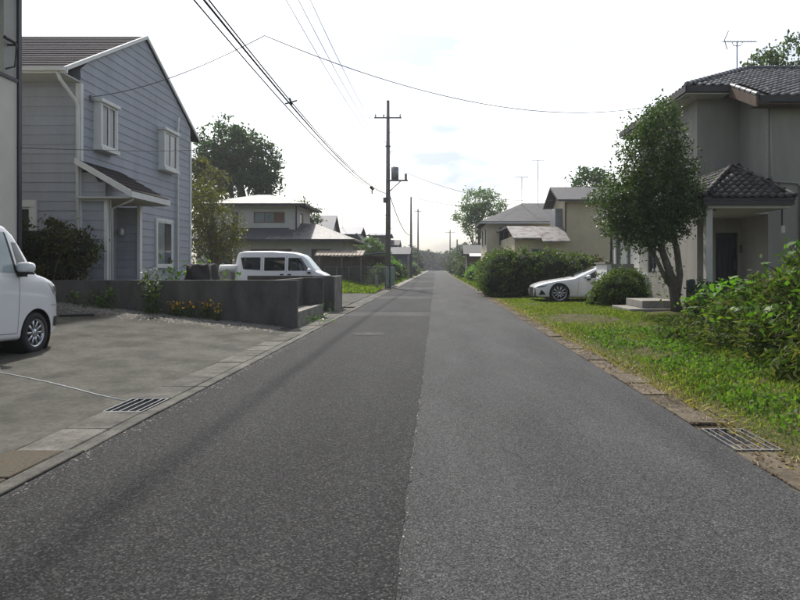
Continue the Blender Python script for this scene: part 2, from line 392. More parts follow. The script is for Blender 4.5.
# newer dark surfacing laid over the left lane in lengths, with strips of the old surface left between
def ragged(x1, y): return x1+.006*math.sin(y*1.1)+.006*math.sin(y*9.7+1)+.004*math.sin(y*23)
for i, (a, b) in enumerate([(-6, 17.0), (18.6, 26.2), (28.4, 37.5), (41, 55), (60, 84), (92, 150), (165, 258)]):
    n = max(4, min(260, int((b-a)/.09))); mb = MB()
    mb.grid(lambda u, v: (-2.455+u*(ragged(-.165, a+v*(b-a))+2.455), a+v*(b-a), .004), 1, n)
    struct(mb.build('road_surfacing', 'asphalt_dark'))
mb = MB(); mb.grid(lambda u, v: ((ragged(-.165, -6+v*23)+.004, -6+v*23, .0035) if u < .5 else (ragged(-.165, -6+v*23)+.014+.012*math.sin(v*231)*math.sin(v*517+1), -6+v*23, .0032)), 1, 400)
struct(mb.build('road_joint', 'asphalt_strip'))
# left U-ditch: kerb strip by the road and lids
gut = struct(MB().box(-2.98, -2.46, -8, 230, -.03, -.018).build('gutter', 'soil'))
y = -3.0; k = 0
lidm = MB().box(-.178, .178, -.295, .295, -.03, .012).mesh('gutter_lid'); lidm.materials.append(MATS['concrete_lid'])
lidr = lidm.copy(); lidr.materials.clear(); lidr.materials.append(MATS['lid_rust'])
kerbm = MB().box(-.062, .062, -.597, .597, -.03, .014).mesh('kerb_stone'); kerbm.materials.append(MATS['concrete_lid'])
def put(me, loc, par, rz=0, bev=.006):
    o = link(me.name, me, None, par); o.location = loc; o.rotation_euler = (rng.normal()*.006, rng.normal()*.008, rz+rng.normal()*.004)
    if bev:
        b = o.modifiers.new('bevel', 'BEVEL'); b.width = bev; b.segments = 1
    return o
def grate(x0, x1, y0, y1, label):
    t = thing('drain_grate', label, 'grate', ((x0+x1)/2, (y0+y1)/2, 0), 'steel grates in the roadside gutters')
    fr = MB().box(x0, x0+.012, y0, y1, -.02, .016).box(x1-.012, x1, y0, y1, -.02, .016).box(x0+.012, x1-.012, y0, y0+.02, -.02, .015).box(x0+.012, x1-.012, y1-.02, y1, -.02, .015)
    fr.each('frame', 'galvanised', t)
    MB().box(x0+.012, x1-.012, y0+.02, y1-.02, -.027, -.016).build('drain_bed', 'grate_dark', t)
    n = 4
    for i in range(n):
        x = x0+.025+(x1-x0-.05)*(i+.5)/n
        MB().box(x-.006, x+.006, y0+.02, y1-.02, -.01, .014).build('bar', 'galvanised', t)
for i in range(72):
    yy = -2.4+i*.6
    if abs(yy-5.98) < .31: continue
    if 20 < yy < 20.5: continue
    put(lidr if 3.5 < yy < 4.6 and i % 2 == 0 or abs(yy-4.2) < .2 else lidm, (-2.79, yy, rng.normal()*.004), gut)
for i in range(36): put(kerbm, (-2.532, -2.1+i*1.2, rng.normal()*.002), gut)
stf = MB()
for i in range(300): stf.box(-2.97, -2.47, 40.9+i*.6, 41.49+i*.6, -.03, .01)
o = stf.build('gutter_lid_row', 'concrete_pale', gut); o['kind'] = 'stuff'
grate(-2.97, -2.61, 5.69, 6.27, 'galvanised drain grate in the gutter beside the concrete driveway')
# right U-ditch, half buried in dirt and straw
gut2 = struct(MB().box(2.10, 2.46, -8, 200, -.03, -.018).build('gutter', 'soil'))
lidd = MB().box(-.165, .165, -.295, .295, -.03, .008).mesh('gutter_lid'); lidd.materials.append(MATS['concrete_lid_dirty'])
for i in range(50):
    yy = -2.2+i*.6
    if abs(yy-4.8) < .35 and i: continue
    put(lidd, (2.272, yy, rng.normal()*.005), gut2)
stf = MB()
for i in range(200): stf.box(2.11, 2.43, 27.6+i*.6, 28.19+i*.6, -.03, .006)
o = stf.build('gutter_lid_row', 'concrete_lid_dirty', gut2); o['kind'] = 'stuff'
grate(2.11, 2.44, 4.5, 5.10, 'galvanised drain grate in the gutter beside the grass verge')
# worn round cover set in the left lane
mb = MB(); mb.tube([(-1.3, 12.4, -.02), (-1.3, 12.4, .008)], .33, 28); mh = tag(mb.build('manhole_cover', 'patch_worn'), 'worn pale round cover set in the dark left lane', 'manhole cover')
mb = MB(); mb.tube([(-1.3, 12.4, .0), (-1.3, 12.4, .011)], .06, 12); mb.build('lifting_boss', 'concrete_wall', mh)
# concrete driveway
mb = MB(); mb.grid(lambda u, v: (-2.98-u*11, -6+v*19.55, lot_z(-2.98-u*11, -6+v*19.55)), 44, 60)
struct(mb.build('driveway', 'concrete_lot', smooth=True))
struct(MB().box(-30, -3.58, 13.72, 19.85, -.03, .40).build('house_yard', 'soil'))
struct(MB().box(-3.55, -2.98, 13.62, 20.2, -.03, .015).build('path', 'concrete_pale'))
struct(MB().box(-14, -2.985, 20.2, 30.9, -.03, .02).build('parking_pad', 'concrete_lot'))
struct(MB().box(-30, -2.985, 36.7, 120, -.03, .0).build('left_plots', 'verge_soil'))
# grass bank in front of the fence
mb = MB(); mb.grid(lambda u, v: (-2.99-u*6, 31+v*5.6, .02+(.75*v*min(1, .15+u*1.2))+.03*math.sin(u*9)*math.sin(v*7)), 14, 14); mb.build('lawn_bank', 'verge_soil', smooth=True)['kind'] = 'structure'
# right verge
def verge_z(x, y): return .012+min(.16, max(0, x-2.5)*.05)*(1 if y < 18 else max(.15, 1-(y-18)/4))+.018*math.sin(x*3.3+y*.7)*math.sin(y*1.3+x)
mb = MB(); mb.grid(lambda u, v: (2.445+u*13, -6+v*33, verge_z(2.445+u*13, -6+v*33)), 60, 120)
struct(mb.build('grass_verge', 'verge_soil', smooth=True))
struct(MB().box(2.47, 40, 27.0, 120, -.03, -.004).build('right_plots', 'verge_soil'))

# pebbles under the wall
def pebbles(n, fx, smin, smax):
    ico = [(0, 0, 1), (.9, 0, .1), (0, .9, .1), (-.9, 0, .1), (0, -.9, .1)]; F0 = np.array([(0, 1, 2), (0, 2, 3), (0, 3, 4), (0, 4, 1)])
    V = np.array(ico)[None].repeat(n, 0); s = (smin+(smax-smin)*rng.random(n)**2)[:, None, None]
    V = V*(1+.5*rng.normal(size=V.shape)*.5)*s*np.array([1, 1, .6]); P = np.array([fx() for _ in range(n)])[:, None, :]
    return (V+P).reshape(-1, 3), (F0[None]+np.arange(n)[:, None, None]*5).reshape(-1, 3)
def pf():
    x = -3.2-rng.random()*6.3; y = 13.5-abs(rng.normal())*.42; return (x, y, lot_z(x, y)-.004)
V, F = pebbles(5200, pf, .012, .045)
stuff(link('gravel', npmesh('gravel', V, F, 3), 'pebble'), 'grey gravel strewn along the foot of the dark wall', 'gravel')

# ------------------------------------------------------------ low concrete walls of the grey house
ZT = 1.02
t = thing('garden_wall', 'dark low concrete garden wall between driveway and grey house', 'wall', (-3, 13.6, 0))
MB().box(-11.5, -2.95, 13.58, 13.71, -.03, ZT).build('front_wall', 'concrete_wall', t, bevel=.012)
MB().box(-3.57, -3.45, 13.712, 16.70, -.03, ZT-.004).build('side_wall', 'concrete_wall', t, bevel=.01)
MB().box(-3.07, -2.95, 13.712, 16.70, -.03, .34).box(-3.448, -3.072, 13.712, 16.70, -.03, .31).each('planter_ledge', 'concrete_pale', t, bevel=.012)
MB().box(-3.57, -2.95, 16.703, 16.83, -.03, ZT+.003).build('end_wall', 'concrete_wall', t, bevel=.012)
t = thing('garden_wall', 'grey concrete corner wall in front of the white van', 'wall', (-3, 18.5, 0))
MB().box(-3.57, -2.95, 18.5, 18.63, -.03, ZT+.01).build('end_wall', 'concrete_wall', t, bevel=.012)
MB().box(-3.08, -2.95, 18.633, 20.0, -.03, ZT+.01).build('side_wall', 'concrete_pale', t, bevel=.012)  # paler than the end walls: skylight on the street face put into the colour
MB().box(-5.9, -2.95, 20.003, 20.13, -.03, ZT+.012).build('rear_wall', 'concrete_wall', t, bevel=.012)

# ------------------------------------------------------------ grey clapboard house
GX = -8.34; GY0, GYM, GY1 = 15.0, 18.34, 21.70; ZE, ZP, ZB = 5.75, 7.90, .40
house = thing('clapboard_house', 'blue grey clapboard two storey house with white trim and dark gable roof', 'house', (GX, GY0, ZB))
def gz(y): return ZE+(ZP-ZE)*(1-abs(y-GYM)/(GYM-14.3))-.10
# structural core behind the boards
mb = MB(); X0 = -17.5
mb.add([(GX-.03, GY0+.03, ZB), (GX-.03, GY1-.03, ZB), (GX-.03, GY1-.03, gz(GY1)-.05), (GX-.03, GYM, ZP-.2), (GX-.03, GY0+.03, gz(GY0)-.05),
        (X0, GY0+.03, ZB), (X0, GY1-.03, ZB), (X0, GY1-.03, gz(GY1)-.05), (X0, GYM, ZP-.2), (X0, GY0+.03, gz(GY0)-.05)],
       [(0, 1, 2, 3, 4), (9, 8, 7, 6, 5), (0, 5, 6, 1), (1, 6, 7, 2), (2, 7, 8, 3), (3, 8, 9, 4), (4, 9, 5, 0)])
mb.build('wall', 'siding', house)
PIT = .222; z = ZB
while z < ZP-.15:
    z1 = min(z+PIT+.012, ZP-.12)
    def yr(zz):
        if zz <= gz(GY0): return GY0, GY1
        d = (ZP-.10-zz)/(ZP-ZE)*(GYM-14.3); return max(GY0, GYM-d), min(GY1, GYM+d)
    a0, a1 = yr(z); b0, b1 = yr(z1)
    if b1-b0 > .05:      # gable board: lower edge proud of the one below
        MB().hexa([(GX-.02, a0, z), (GX+.018, a0, z), (GX+.018, a1, z), (GX-.02, a1, z), (GX-.02, b0, z1), (GX+.004, b0, z1), (GX+.004, b1, z1), (GX-.02, b1, z1)]).build('siding_board', 'siding', house)
    if z1 < 5.72:
        MB().hexa([(X0, GY0-.024, z), (GX+.0, GY0-.024, z), (GX, GY0+.02, z), (X0, GY0+.02, z), (X0, GY0-.004, z1), (GX, GY0-.004, z1), (GX, GY0+.02, z1), (X0, GY0+.02, z1)]).build('siding_board', 'siding', house)
    z += PIT
# roof: two slopes of overlapping shingle courses
roof = MB(); e0 = (14.3, ZE); sl = (ZP-ZE)/(GYM-14.3)
roof.hexa([(X0, 14.3, ZE-.09), (GX+.05, 14.3, ZE-.09), (GX+.05, GYM, ZP-.09), (X0, GYM, ZP-.09), (X0, 14.3, ZE), (GX+.05, 14.3, ZE), (GX+.05, GYM, ZP), (X0, GYM, ZP)])
roof.hexa([(X0, GYM, ZP-.09), (GX+.05, GYM, ZP-.09), (GX+.05, 22.38, ZE-.09), (X0, 22.38, ZE-.09), (X0, GYM, ZP), (GX+.05, GYM, ZP), (GX+.05, 22.38, ZE), (X0, 22.38, ZE)])
rf, _a = roof.each('roof', 'shingle_dark', house)
nc = 16
for i in range(nc):
    ya = 14.28+(GYM-14.28)*i/nc; yb = 14.28+(GYM-14.28)*(i+1.15)/nc
    if i == nc-1: yb = GYM
    za, zb = ZE+(ya-14.3)*sl, ZE+(yb-14.3)*sl
    MB().hexa([(X0, ya, za+.001), (GX+.05, ya, za+.001), (GX+.05, yb, zb+.001), (X0, yb, zb+.001), (X0, ya, za+.03), (GX+.05, ya, za+.03), (GX+.05, yb, zb+.006), (X0, yb, zb+.006)]).build('shingle_course', 'shingle_dark', rf)
tr = MB()   # rake boards + front fascia
for a, b in ((14.28, GYM), (22.40, GYM)):
    za = ZE; tr.hexa([(GX+.03, a, za-.07), (GX+.085, a, za-.07), (GX+.085, b, ZP-.07), (GX+.03, b, ZP-.07), (GX+.03, a, za+.025), (GX+.085, a, za+.025), (GX+.085, b, ZP+.03), (GX+.03, b, ZP+.03)])
tr.each('rake_trim', 'trim_white', house)
MB().box(X0, GX+.132, 14.24, 14.277, ZE-.13, ZE+.01).build('fascia', 'trim_white', house)
MB().box(X0, GX+.02, 14.28, GY0-.024, ZE-.13, ZE-.10).build('soffit', 'soffit', house)
g = MB(); g.box(X0, GX+.11, 14.14, 14.237, ZE-.10, ZE-.02); g.build('gutter_pipe', 'trim_white', house)
cb = MB()
cb.box(GX-.08, GX+.045, GY0-.045, GY0+.06, ZB, 5.6); cb.build('corner_board', 'trim_white', house)
MB().box(GX-.05, GX+.045, GY1-.08, GY1+.03, ZB, 5.55).build('corner_board', 'trim_white', house)
MB().tube([(GX-.08, 14.22, ZE-.1), (GX-.06, 14.3, ZE-.25), (GX+.0, 14.82, 5.15), (GX+.0, 14.90, 5.0), (GX+.0, 14.90, ZB)], .038, 8).build('downpipe', 'trim_white', house, True)
MB().tube([(GX+.10, 20.5, 6.1), (GX+.07, 20.5, 5.7), (GX+.07, 20.5, ZB+.12), (GX+.12, 20.65, ZB+.02)], .036, 8).build('downpipe', 'trim_white', house, True)
# box windows on the gable
def box_window(y0, y1, z0, z1, pr=.20):
    mb = MB()
    mb.box(GX, GX+pr, y0-.06, y0, z0, z1).box(GX, GX+pr, y1, y1+.06, z0, z1).box(GX, GX+pr+.05, y0-.11, y1+.11, z1, z1+.09).box(GX, GX+pr+.04, y0-.09, y1+.09, z0-.10, z0)
    w = mb.build('window', 'trim_white', house, bevel=.008)
    window(w, (GX, 0), (0, 1), y0, y1, z0, z1, rec=pr-.06, proud=.045, fw=.06, name='frame', gl='glass_dark')
box_window(15.62, 16.33, 4.25, 5.32)
box_window(19.25, 20.15, 4.32, 5.42)
def flat_window(y0, y1, z0, z1):
    mb = MB(); mb.box(GX, GX+.06, y0-.08, y0, z0-.08, z1+.08).box(GX, GX+.06, y1, y1+.08, z0-.08, z1+.08).box(GX, GX+.062, y0, y1, z1, z1+.08).box(GX, GX+.062, y0, y1, z0-.08, z0)
    w = mb.build('window', 'trim_white', house); window(w, (GX, 0), (0, 1), y0, y1, z0, z1, rec=.026, proud=.024, fw=.045, rows=2, name='frame', gls=['glass_pale', 'glass_dark'])
flat_window(19.05, 20.1, 1.35, 2.68)
mb = MB(); mb.box(-10.55, -9.33, GY0-.09, GY0-.02, 2.70, 2.86).box(-10.55, -10.42, GY0-.08, GY0-.02, 1.2, 2.7).box(-9.46, -9.33, GY0-.08, GY0-.02, 1.2, 2.7).box(-10.42, -9.46, GY0-.08, GY0-.02, 1.2, 1.3)
w = mb.build('window', 'trim_white', house); window(w, (0, GY0), (1, 0), -10.42, -9.46, 1.3, 2.7, rec=.024, proud=.03, cols=3, name='frame')
# entrance porch with lean-to roof
PX = -7.75; pt = 3.80; pl = 3.06; pe = -7.05; pya, pyb = 14.76, 16.86
def pz(x): return pt+(pl-pt)*(x-GX)/(pe-GX)
pr = MB().hexa([(GX+.02, pya, pt-.10), (pe, pya, pl-.10), (pe, pyb, pl-.10), (GX+.02, pyb, pt-.10), (GX+.02, pya, pt), (pe, pya, pl), (pe, pyb, pl), (GX+.02, pyb, pt)]).build('porch_roof', 'shingle_porch', house)
for i in range(6):
    xa = pe+.01-(pe-GX)*i/6; xb = pe+.01-(pe-GX)*(i+1.12)/6; xb = max(xb, GX+.025)
    MB().hexa([(xb, pya+.01, pz(xb)+.001), (xa, pya+.01, pz(xa)+.001), (xa, pyb-.01, pz(xa)+.001), (xb, pyb-.01, pz(xb)+.001), (xb, pya+.01, pz(xb)+.006), (xa, pya+.01, pz(xa)+.026), (xa, pyb-.01, pz(xa)+.026), (xb, pyb-.01, pz(xb)+.006)]).build('shingle_course', 'shingle_porch', pr)
tr = MB().hexa([(GX+.02, pya-.035, pt-.12), (pe+.02, pya-.035, pl-.14), (pe+.02, pya-.002, pl-.14), (GX+.02, pya-.002, pt-.12), (GX+.02, pya-.035, pt+.02), (pe+.02, pya-.035, pl+.015), (pe+.02, pya-.002, pl+.015), (GX+.02, pya-.002, pt+.02)])
tr.box(pe+.002, pe+.05, pya-.03, pyb+.02, pl-.15, pl-.01); tr.each('porch_trim', 'trim_white', house)
MB().box(GX+.03, pe-.02, pya+.02, pyb-.02, pl-.17, pl-.13).build('porch_ceiling', 'soffit', house)
z = ZB
while z < 3.7:       # boards of the porch's near cheek wall and far cheek wall
    z1 = min(z+PIT+.01, 3.72); xe = PX if z1 < pz(PX)-.1 else GX+(pe-GX)*(pt-.12-z1)/(pt-pl)
    if xe > GX+.08: MB().hexa([(GX+.04, GY0+.0, z), (min(PX, xe+.15), GY0, z), (min(PX, xe+.15), GY0+.06, z), (GX+.04, GY0+.06, z), (GX+.04, GY0+.02, z1), (xe, GY0+.02, z1), (xe, GY0+.06, z1), (GX+.04, GY0+.06, z1)]).build('siding_board', 'siding', house)
    if z1 < 2.95: MB().hexa([(GX+.03, 16.66, z), (PX, 16.66, z), (PX, 16.74, z), (GX+.03, 16.74, z), (GX+.03, 16.68, z1), (PX, 16.68, z1), (PX, 16.74, z1), (GX+.03, 16.74, z1)]).build('siding_board', 'siding', house)
    z += PIT
MB().box(PX-.02, PX+.06, GY0-.03, GY0+.05, ZB, 2.90).box(PX-.02, PX+.05, GY0+.12, GY0+.2, ZB, 2.90).each('porch_post', 'trim_white', house)
MB().box(PX-.015, PX+.06, 16.62, 16.76, ZB, 2.90).each('porch_post', 'trim_white', house)
MB().box(GX+.05, PX+.058, GY0-.034, GY0-.004, 2.84, 2.94).build('porch_beam', 'trim_white', house)
MB().tube([(pe-.02, 14.95, pl-.16), (pe-.1, 14.95, pl-.22), (PX+.1, 15.12, 2.68), (PX+.1, 15.12, ZB)], .03, 8).build('downpipe', 'trim_white', house, True)
MB().box(GX+.024, GX+.06, 15.4, 16.35, ZB, 2.5).build('door', 'dark_trim', house)
mb = MB(); mb.tube([(-8.12, 16.655, 2.28), (-8.12, 16.56, 2.28), (-8.12, 16.53, 2.24)], .02, 6).tube([(-8.12, 16.53, 2.30), (-8.12, 16.53, 2.22), (-8.12, 16.53, 2.12)], [.03, .06, .05], 10)
mb.build('wall_lamp', 'white_plain', house, True)
MB().box(GX+.02, GX+.08, 15.35, 15.45, 5.3, 5.42).build('cable_bracket', 'metal_grey', house)

# ------------------------------------------------------------ cream house at the left edge
h = thing('cream_house', 'cream rendered house with balcony post cut by the left edge', 'house', (-8.2, 12.6, 0))
mb = MB(); mb.wall((-8.2, 4.5), (0, 1), 8.02, .1, 4.90, [(1.2, 2.8, 1.2, 2.4)]); mb.wall((-8.2, 12.52), (-1, 0), 6, .1, 4.9); mb.wall((-14.2, 4.5), (1, 0), 6, .1, 4.9)
mb.add([(-14.2, 4.5, 4.9), (-8.2, 4.5, 4.9), (-8.2, 12.52, 4.9), (-14.2, 12.52, 4.9)], [(0, 1, 2, 3)]); mb.build('wall', 'cream_wall', h)
window(h, (-8.2, 4.5), (0, 1), 1.2, 2.8, 1.2, 2.4)
MB().box(-8.26, -8.17, 4.5, 12.515, 4.902, 4.97).build('balcony_coping', 'dark_trim', h)
MB().box(-8.23, -8.165, 12.525, 12.62, .1, 7.2).build('corner_trim', 'dark_trim', h)
for yy in (12.14, 8.6, 5.0):
    MB().box(-8.36, -8.2, yy, yy+.37, 4.972, 7.1).build('balcony_post', 'post_grey', h)
MB().box(-14.2, -7.8, 4.2, 12.9, 7.202, 7.35).build('balcony_roof', 'dark_trim', h)
mb = MB(); mb.tube([(-8.2, 12.25, 5.55), (-8.02, 12.25, 5.55), (-8.02, 12.25, 5.62)], .022, 6).tube([(-8.03, 12.25, 5.54), (-8.03, 12.2, 5.12), (-8.2, 12.2, 5.08)], .016, 6).tube([(-8.1, 12.02, 5.62), (-8.1, 12.3, 5.62)], .035, 8)
mb.build('laundry_bracket', 'black_plastic', h)

# ------------------------------------------------------------ stucco house on the right, tiled hip roof
H = thing('stucco_house', 'grey stucco two storey house with tiled hip roof and entrance porch', 'house', (7.75, 19, .1))
FZ = .12; SX, SY = 7.75, 19.0; NX, NY = 9.03, 17.4
mb = MB()
up = (7.75, 24.4)
mb.wall((SX, 19.0+5.4), (0, -1), 5.4, FZ, 6.5, [(2.7, 3.6, 3.55, 4.75), (1.0, 1.9, 1.1, 2.5)])       # street side, upper + lower
mb.wall((SX, SY), (1, 0), NX-SX, FZ, 6.35, [(.55, 1.22, FZ+.3, 2.32)])                     # set-back front with the door opening
mb.wall((NX, SY), (0, -1), SY-NY, FZ, 6.2)
mb.wall((NX, NY), (1, 0), 6.0, FZ, 6.0, [(3.2, 4.8, 3.5, 4.8)])
mb.wall((NX+6, NY), (0, 1), 7.0, FZ, 6.0); mb.wall((NX+6, 24.4), (-1, 0), 7.28, FZ, 6.4)
mb.build('wall', 'stucco', H)
window(H, (SX, 24.4), (0, -1), 2.7, 3.6, 3.55, 4.75, fr='fascia_dark', gls=['glass_dark', 'glass_pale'], rec=-.1)
MB().box(SX-.14, SX-.004, 20.72, 20.80, 3.4, 4.85).box(SX-.12, SX-.004, 20.8, 21.72, 4.76, 4.84).each('shutter_box', 'beige_light', H)
window(H, (SX, 24.4), (0, -1), 1.0, 1.9, 1.1, 2.5, fr='fascia_dark', rec=-.1)
window(H, (NX, NY), (1, 0), 3.2, 4.8, 3.5, 4.8, fr='fascia_dark', rec=-.1)
d = MB().obox((SX, SY), (1, 0), .56, 1.21, -.12, -.07, FZ+.3, 2.31).build('door', 'door_dark', H)
MB().obox((SX, SY), (1, 0), 1.12, 1.15, -.068, -.02, 1.2, 1.5).build('handle', 'galvanised', d)
dd = MB()
for i in range(3): dd.obox((SX, SY), (1, 0), .64+.16*i, .74+.16*i, -.069, -.055, .6, 2.15)
dd.build('door_panel', 'glass_dark', d)
mb = MB(); mb.obox((SX, SY), (1, 0), 1.255, 1.275, 0, .1, 1.86, 1.9).tube([(9.02, 18.9, 1.95), (9.02, 18.9, 1.72)], .05, 10); mb.build('wall_lamp', 'fascia_brown', H)
# lower wing towards the back
mb = MB(); mb.wall((SX, 28.2), (0, -1), 3.795, FZ, 3.55, [(.55, 1.3, 1.15, 2.55), (2.15, 2.7, 1.15, 2.35)])
mb.wall((SX, 28.2), (1, 0), 0.001, FZ, 3.5); mb.wall((SX+6, 28.2), (-1, 0), 6, FZ, 3.55); mb.wall((SX+.35, 24.405), (1, 0), 5.6, 2.5, 3.5)
mb.build('wing_wall', 'stucco_light', H)
window(H, (SX, 28.2), (0, -1), .55, 1.3, 1.15, 2.55, fr='metal_grey', rec=-.1); window(H, (SX, 28.2), (0, -1), 2.15, 2.7, 1.15, 2.35, fr='metal_grey', rec=-.1)
MB().tube([(SX-.05, 28.15, 3.5), (SX-.05, 28.15, FZ)], .05, 8).build('downpipe', 'fascia_dark', H, True)
MB().slab([(7.12, 24.42, 3.62), (10.6, 24.42, 4.9), (10.6, 28.9, 4.9), (7.12, 28.9, 3.62)], .12).build('wing_roof', 'tile_ridge', H)
MB().box(7.2, SX, 24.45, 28.8, 3.44, 3.49).build('wing_soffit', 'eave_cream', H)
MB().slab([(7.30, 26.7, 2.78), (SX-.003, 26.7, 2.92), (SX-.003, 28.0, 2.92), (7.30, 28.0, 2.78)], .06).build('window_hood', 'fascia_dark', H)
# main hip roof
SLP = .45; EX, EY, EZ = 7.2, 18.4, 6.50; NEY = 16.9; NEZ = EZ-SLP*(EY-NEY); RX = 10.5; RY = 21.7; RZ = EZ+SLP*3.3; BX = 16.2
mb = MB()
def rz(y): return EZ+SLP*(y-EY)
mb.poly([(EX, EY, EZ), (8.5, EY, EZ), (8.5, NEY, NEZ), (BX, NEY, NEZ), (BX, RY, RZ), (RX, RY, RZ)], .10)
mb.poly([(RX, RY, RZ), (BX, RY, RZ), (BX, 25, EZ), (EX, 25, EZ)], .10)
mb.poly([(EX, 25, EZ), (EX, EY, EZ), (RX, RY, RZ)], .10)
rf, _a, _b = mb.each('roof', 'fascia_dark', H)
MB().box(EX-.02, 8.46, EY-.05, EY-.004, EZ-.17, EZ+.01).box(8.54, BX, NEY-.05, NEY-.004, NEZ-.17, NEZ+.005).each('fascia', 'fascia_dark', H)
MB().box(EX-.05, EX-.004, EY-.05, 25, EZ-.17, EZ+.01).build('fascia', 'fascia_dark', H)
MB().hexa([(8.44, NEY-.03, NEZ-.30), (8.495, NEY-.03, NEZ-.30), (8.495, EY+.02, EZ-.30), (8.44, EY+.02, EZ-.30), (8.44, NEY-.03, NEZ-.02), (8.495, NEY-.03, NEZ-.02), (8.495, EY+.02, EZ-.02), (8.44, EY+.02, EZ-.02)]).build('rake_board', 'fascia_brown', H)
MB().box(EX, 8.43, EY, SY-.003, EZ-.22, EZ-.19).box(EX, SX-.003, SY+.003, 25, EZ-.22, EZ-.19).each('soffit', 'eave_cream', H)
MB().box(8.52, BX, NEY, NY-.004, NEZ-.22, NEZ-.19).build('soffit', 'fascia_brown', H)
# pantiles
def tile_mesh(name, w=.30, L=.34, m='tile'):
    mb = MB(); n = 6
    prof = [(w*(i/n-.5), .028*math.cos(i/n*2*math.pi)-.002) for i in range(n+1)]
    vs = [(u, 0, z+.03) for u, z in prof]+[(u, L, z+.006) for u, z in prof]+[(u, 0, z) for u, z in prof]
    k = n+1; fs = [(i, i+1, k+i+1, k+i) for i in range(n)]+[(2*k+i, 2*k+i+1, i+1, i) for i in range(n)]
    mb.add(vs, fs); me = mb.mesh(name, False); me.materials.append(MATS[m])
    for p in list(me.polygons)[:n]: p.use_smooth = True
    return me
def lay_tiles(parent, me, o, u, v, nrows, rowspan, w=.29, L=.28, limit=None, joined=False, jm='tile'):
    """o: eave corner, u: along eave, v: up the slope; rowspan(j) gives (u0,u1) of course j"""
    u = Vector(u).normalized(); v = Vector(v).normalized(); n = u.cross(v).normalized(); o = Vector(o)
    big = MB(); cnt = 0
    for j in range(nrows):
        a, b = rowspan(j*L); k0 = math.ceil(a/w); k1 = math.floor(b/w)
        for i in range(k0, k1):
            p = o+u*((i+.5)*w)+v*(j*L)+n*(.012+.006*rng.random())
            jit = Matrix.Rotation(rng.normal()*.012, 3, 'Z')
            Mx = Matrix((u, v, n)).transposed() @ jit
            if joined or (limit and p.x > limit):
                big.add([p+Mx @ q.co for q in me.vertices], [tuple(f.vertices) for f in me.polygons])
            else:
                ob = link('roof_tile', me, None, parent); ob.matrix_local = Matrix.Translation(p) @ Mx.to_4x4(); cnt += 1
    if big.v:
        ob = big.build('roof_tiles', jm, parent); ob['kind'] = 'stuff'
    return cnt
tm = tile_mesh('roof_tile', .265, .31)
sv = Vector((0, 1, SLP)); svl = math.hypot(1, SLP)
def span(s):
    yy = NEY-.04+s/svl
    return ((8.5-EX if yy < EY-.03 else yy-EY+.03), BX-EX)
c = lay_tiles(rf, tm, (EX, NEY-.04, NEZ-.01), (1, 0, 0), sv, 21, span, .258, .25, limit=12.0)
def span2(s):
    d = s/svl; return (max(0, d), 25-EY-d)
lay_tiles(rf, tm, (EX-.04, 25, EZ-.01), (0, -1, 0), (1, 0, SLP), 13, span2, .258, .25, joined=True)
def ridge_line(a, b, r=.085, seg=.30, m='tile_ridge', par=None):
    a, b = Vector(a), Vector(b); n = max(1, int((b-a).length/seg)); d = (b-a)/n
    for i in range(n):
        p = a+d*i; q = p+d*1.06
        MB().tube([p, p+d*.1, q], [r*1.12, r*1.12, r*.92], 8).build('ridge_tile', m, par, True)
ridge_line((EX+.02, EY+.02, EZ+.05), (RX, RY, RZ+.05), par=rf); ridge_line((RX, RY, RZ+.06), (13.4, RY, RZ+.06), par=rf)
ridge_line((8.5, NEY-.02, NEZ+.03), (8.5, EY+.02, EZ+.03), .06, par=rf)
MB().tube([(NX+.06, NY-.05, 5.6), (NX+.06, NY-.05, 3.75), (NX+.12, NY-.05, 3.62), (NX+.75, NY-.05, 3.58), (NX+.85, NY-.05, 3.5), (NX+.85, NY-.05, .3)], .03, 8).build('downpipe', 'stucco', H, True)
# entrance porch
pm = tile_mesh('roof_tile', .20, .26, m='tile_porch')
PX0, PX1, PY0, PY1, PZ = 6.5, 8.75, 15.55, 18.9, 2.98; AX, AY, AZ = 7.95, 17.15, 4.0
mb = MB(); A = (AX, AY, AZ); A2 = (AX, PY1+.05, AZ)
mb.poly([(PX0, PY0, PZ), (PX1, PY0, PZ), A], .05); mb.poly([(PX0, PY1, PZ), (PX0, PY0, PZ), A, (AX, PY1, AZ)], .05); mb.poly([(PX1, PY0, PZ), (PX1, NY-.01, PZ), (AX+.02, NY-.01, AZ), A], .05)
prf, _a, _b = mb.each('porch_roof', 'fascia_dark', H)
MB().box(PX0+.02, PX1-.02, PY0+.02, NY-.006, PZ-.17, PZ-.055).box(PX0+.02, NX-.006, NY-.005, PY1+.09, PZ-.171, PZ-.056).each('porch_fascia', 'fascia_dark', H)
MB().box(PX0+.1, PX1-.1, PY0+.1, NY-.008, PZ-.24, PZ-.172).box(PX0+.1, NX-.008, NY-.007, PY1+.08, PZ-.241, PZ-.173).each('porch_ceiling', 'eave_cream', H)
fv = Vector((0, AY-PY0, AZ-PZ)); fl = fv.length
def spf(s): k = min(1, s/fl); return (k*(AX-PX0)+.03, (PX1-PX0)-k*(PX1-AX)-.03)
lay_tiles(prf, pm, (PX0, PY0-.03, PZ+.005), (1, 0, 0), fv, 9, spf, .195, .21)
lv = Vector((AX-PX0, 0, AZ-PZ))
def spl(s): k = min(1, s/lv.length); return (0, (PY1-PY0)-k*(AY-PY0)-.03)
lay_tiles(prf, pm, (PX0-.03, PY1, PZ+.005), (0, -1, 0), lv, 8, spl, .195, .21)
rv = Vector((AX-PX1, 0, AZ-PZ))
def spr(s): k = min(1, s/rv.length); return (k*(AY-PY0)+.03, NY-PY0-.05)
lay_tiles(prf, pm, (PX1+.03, PY0, PZ+.005), (0, 1, 0), rv, 6, spr, .195, .21)
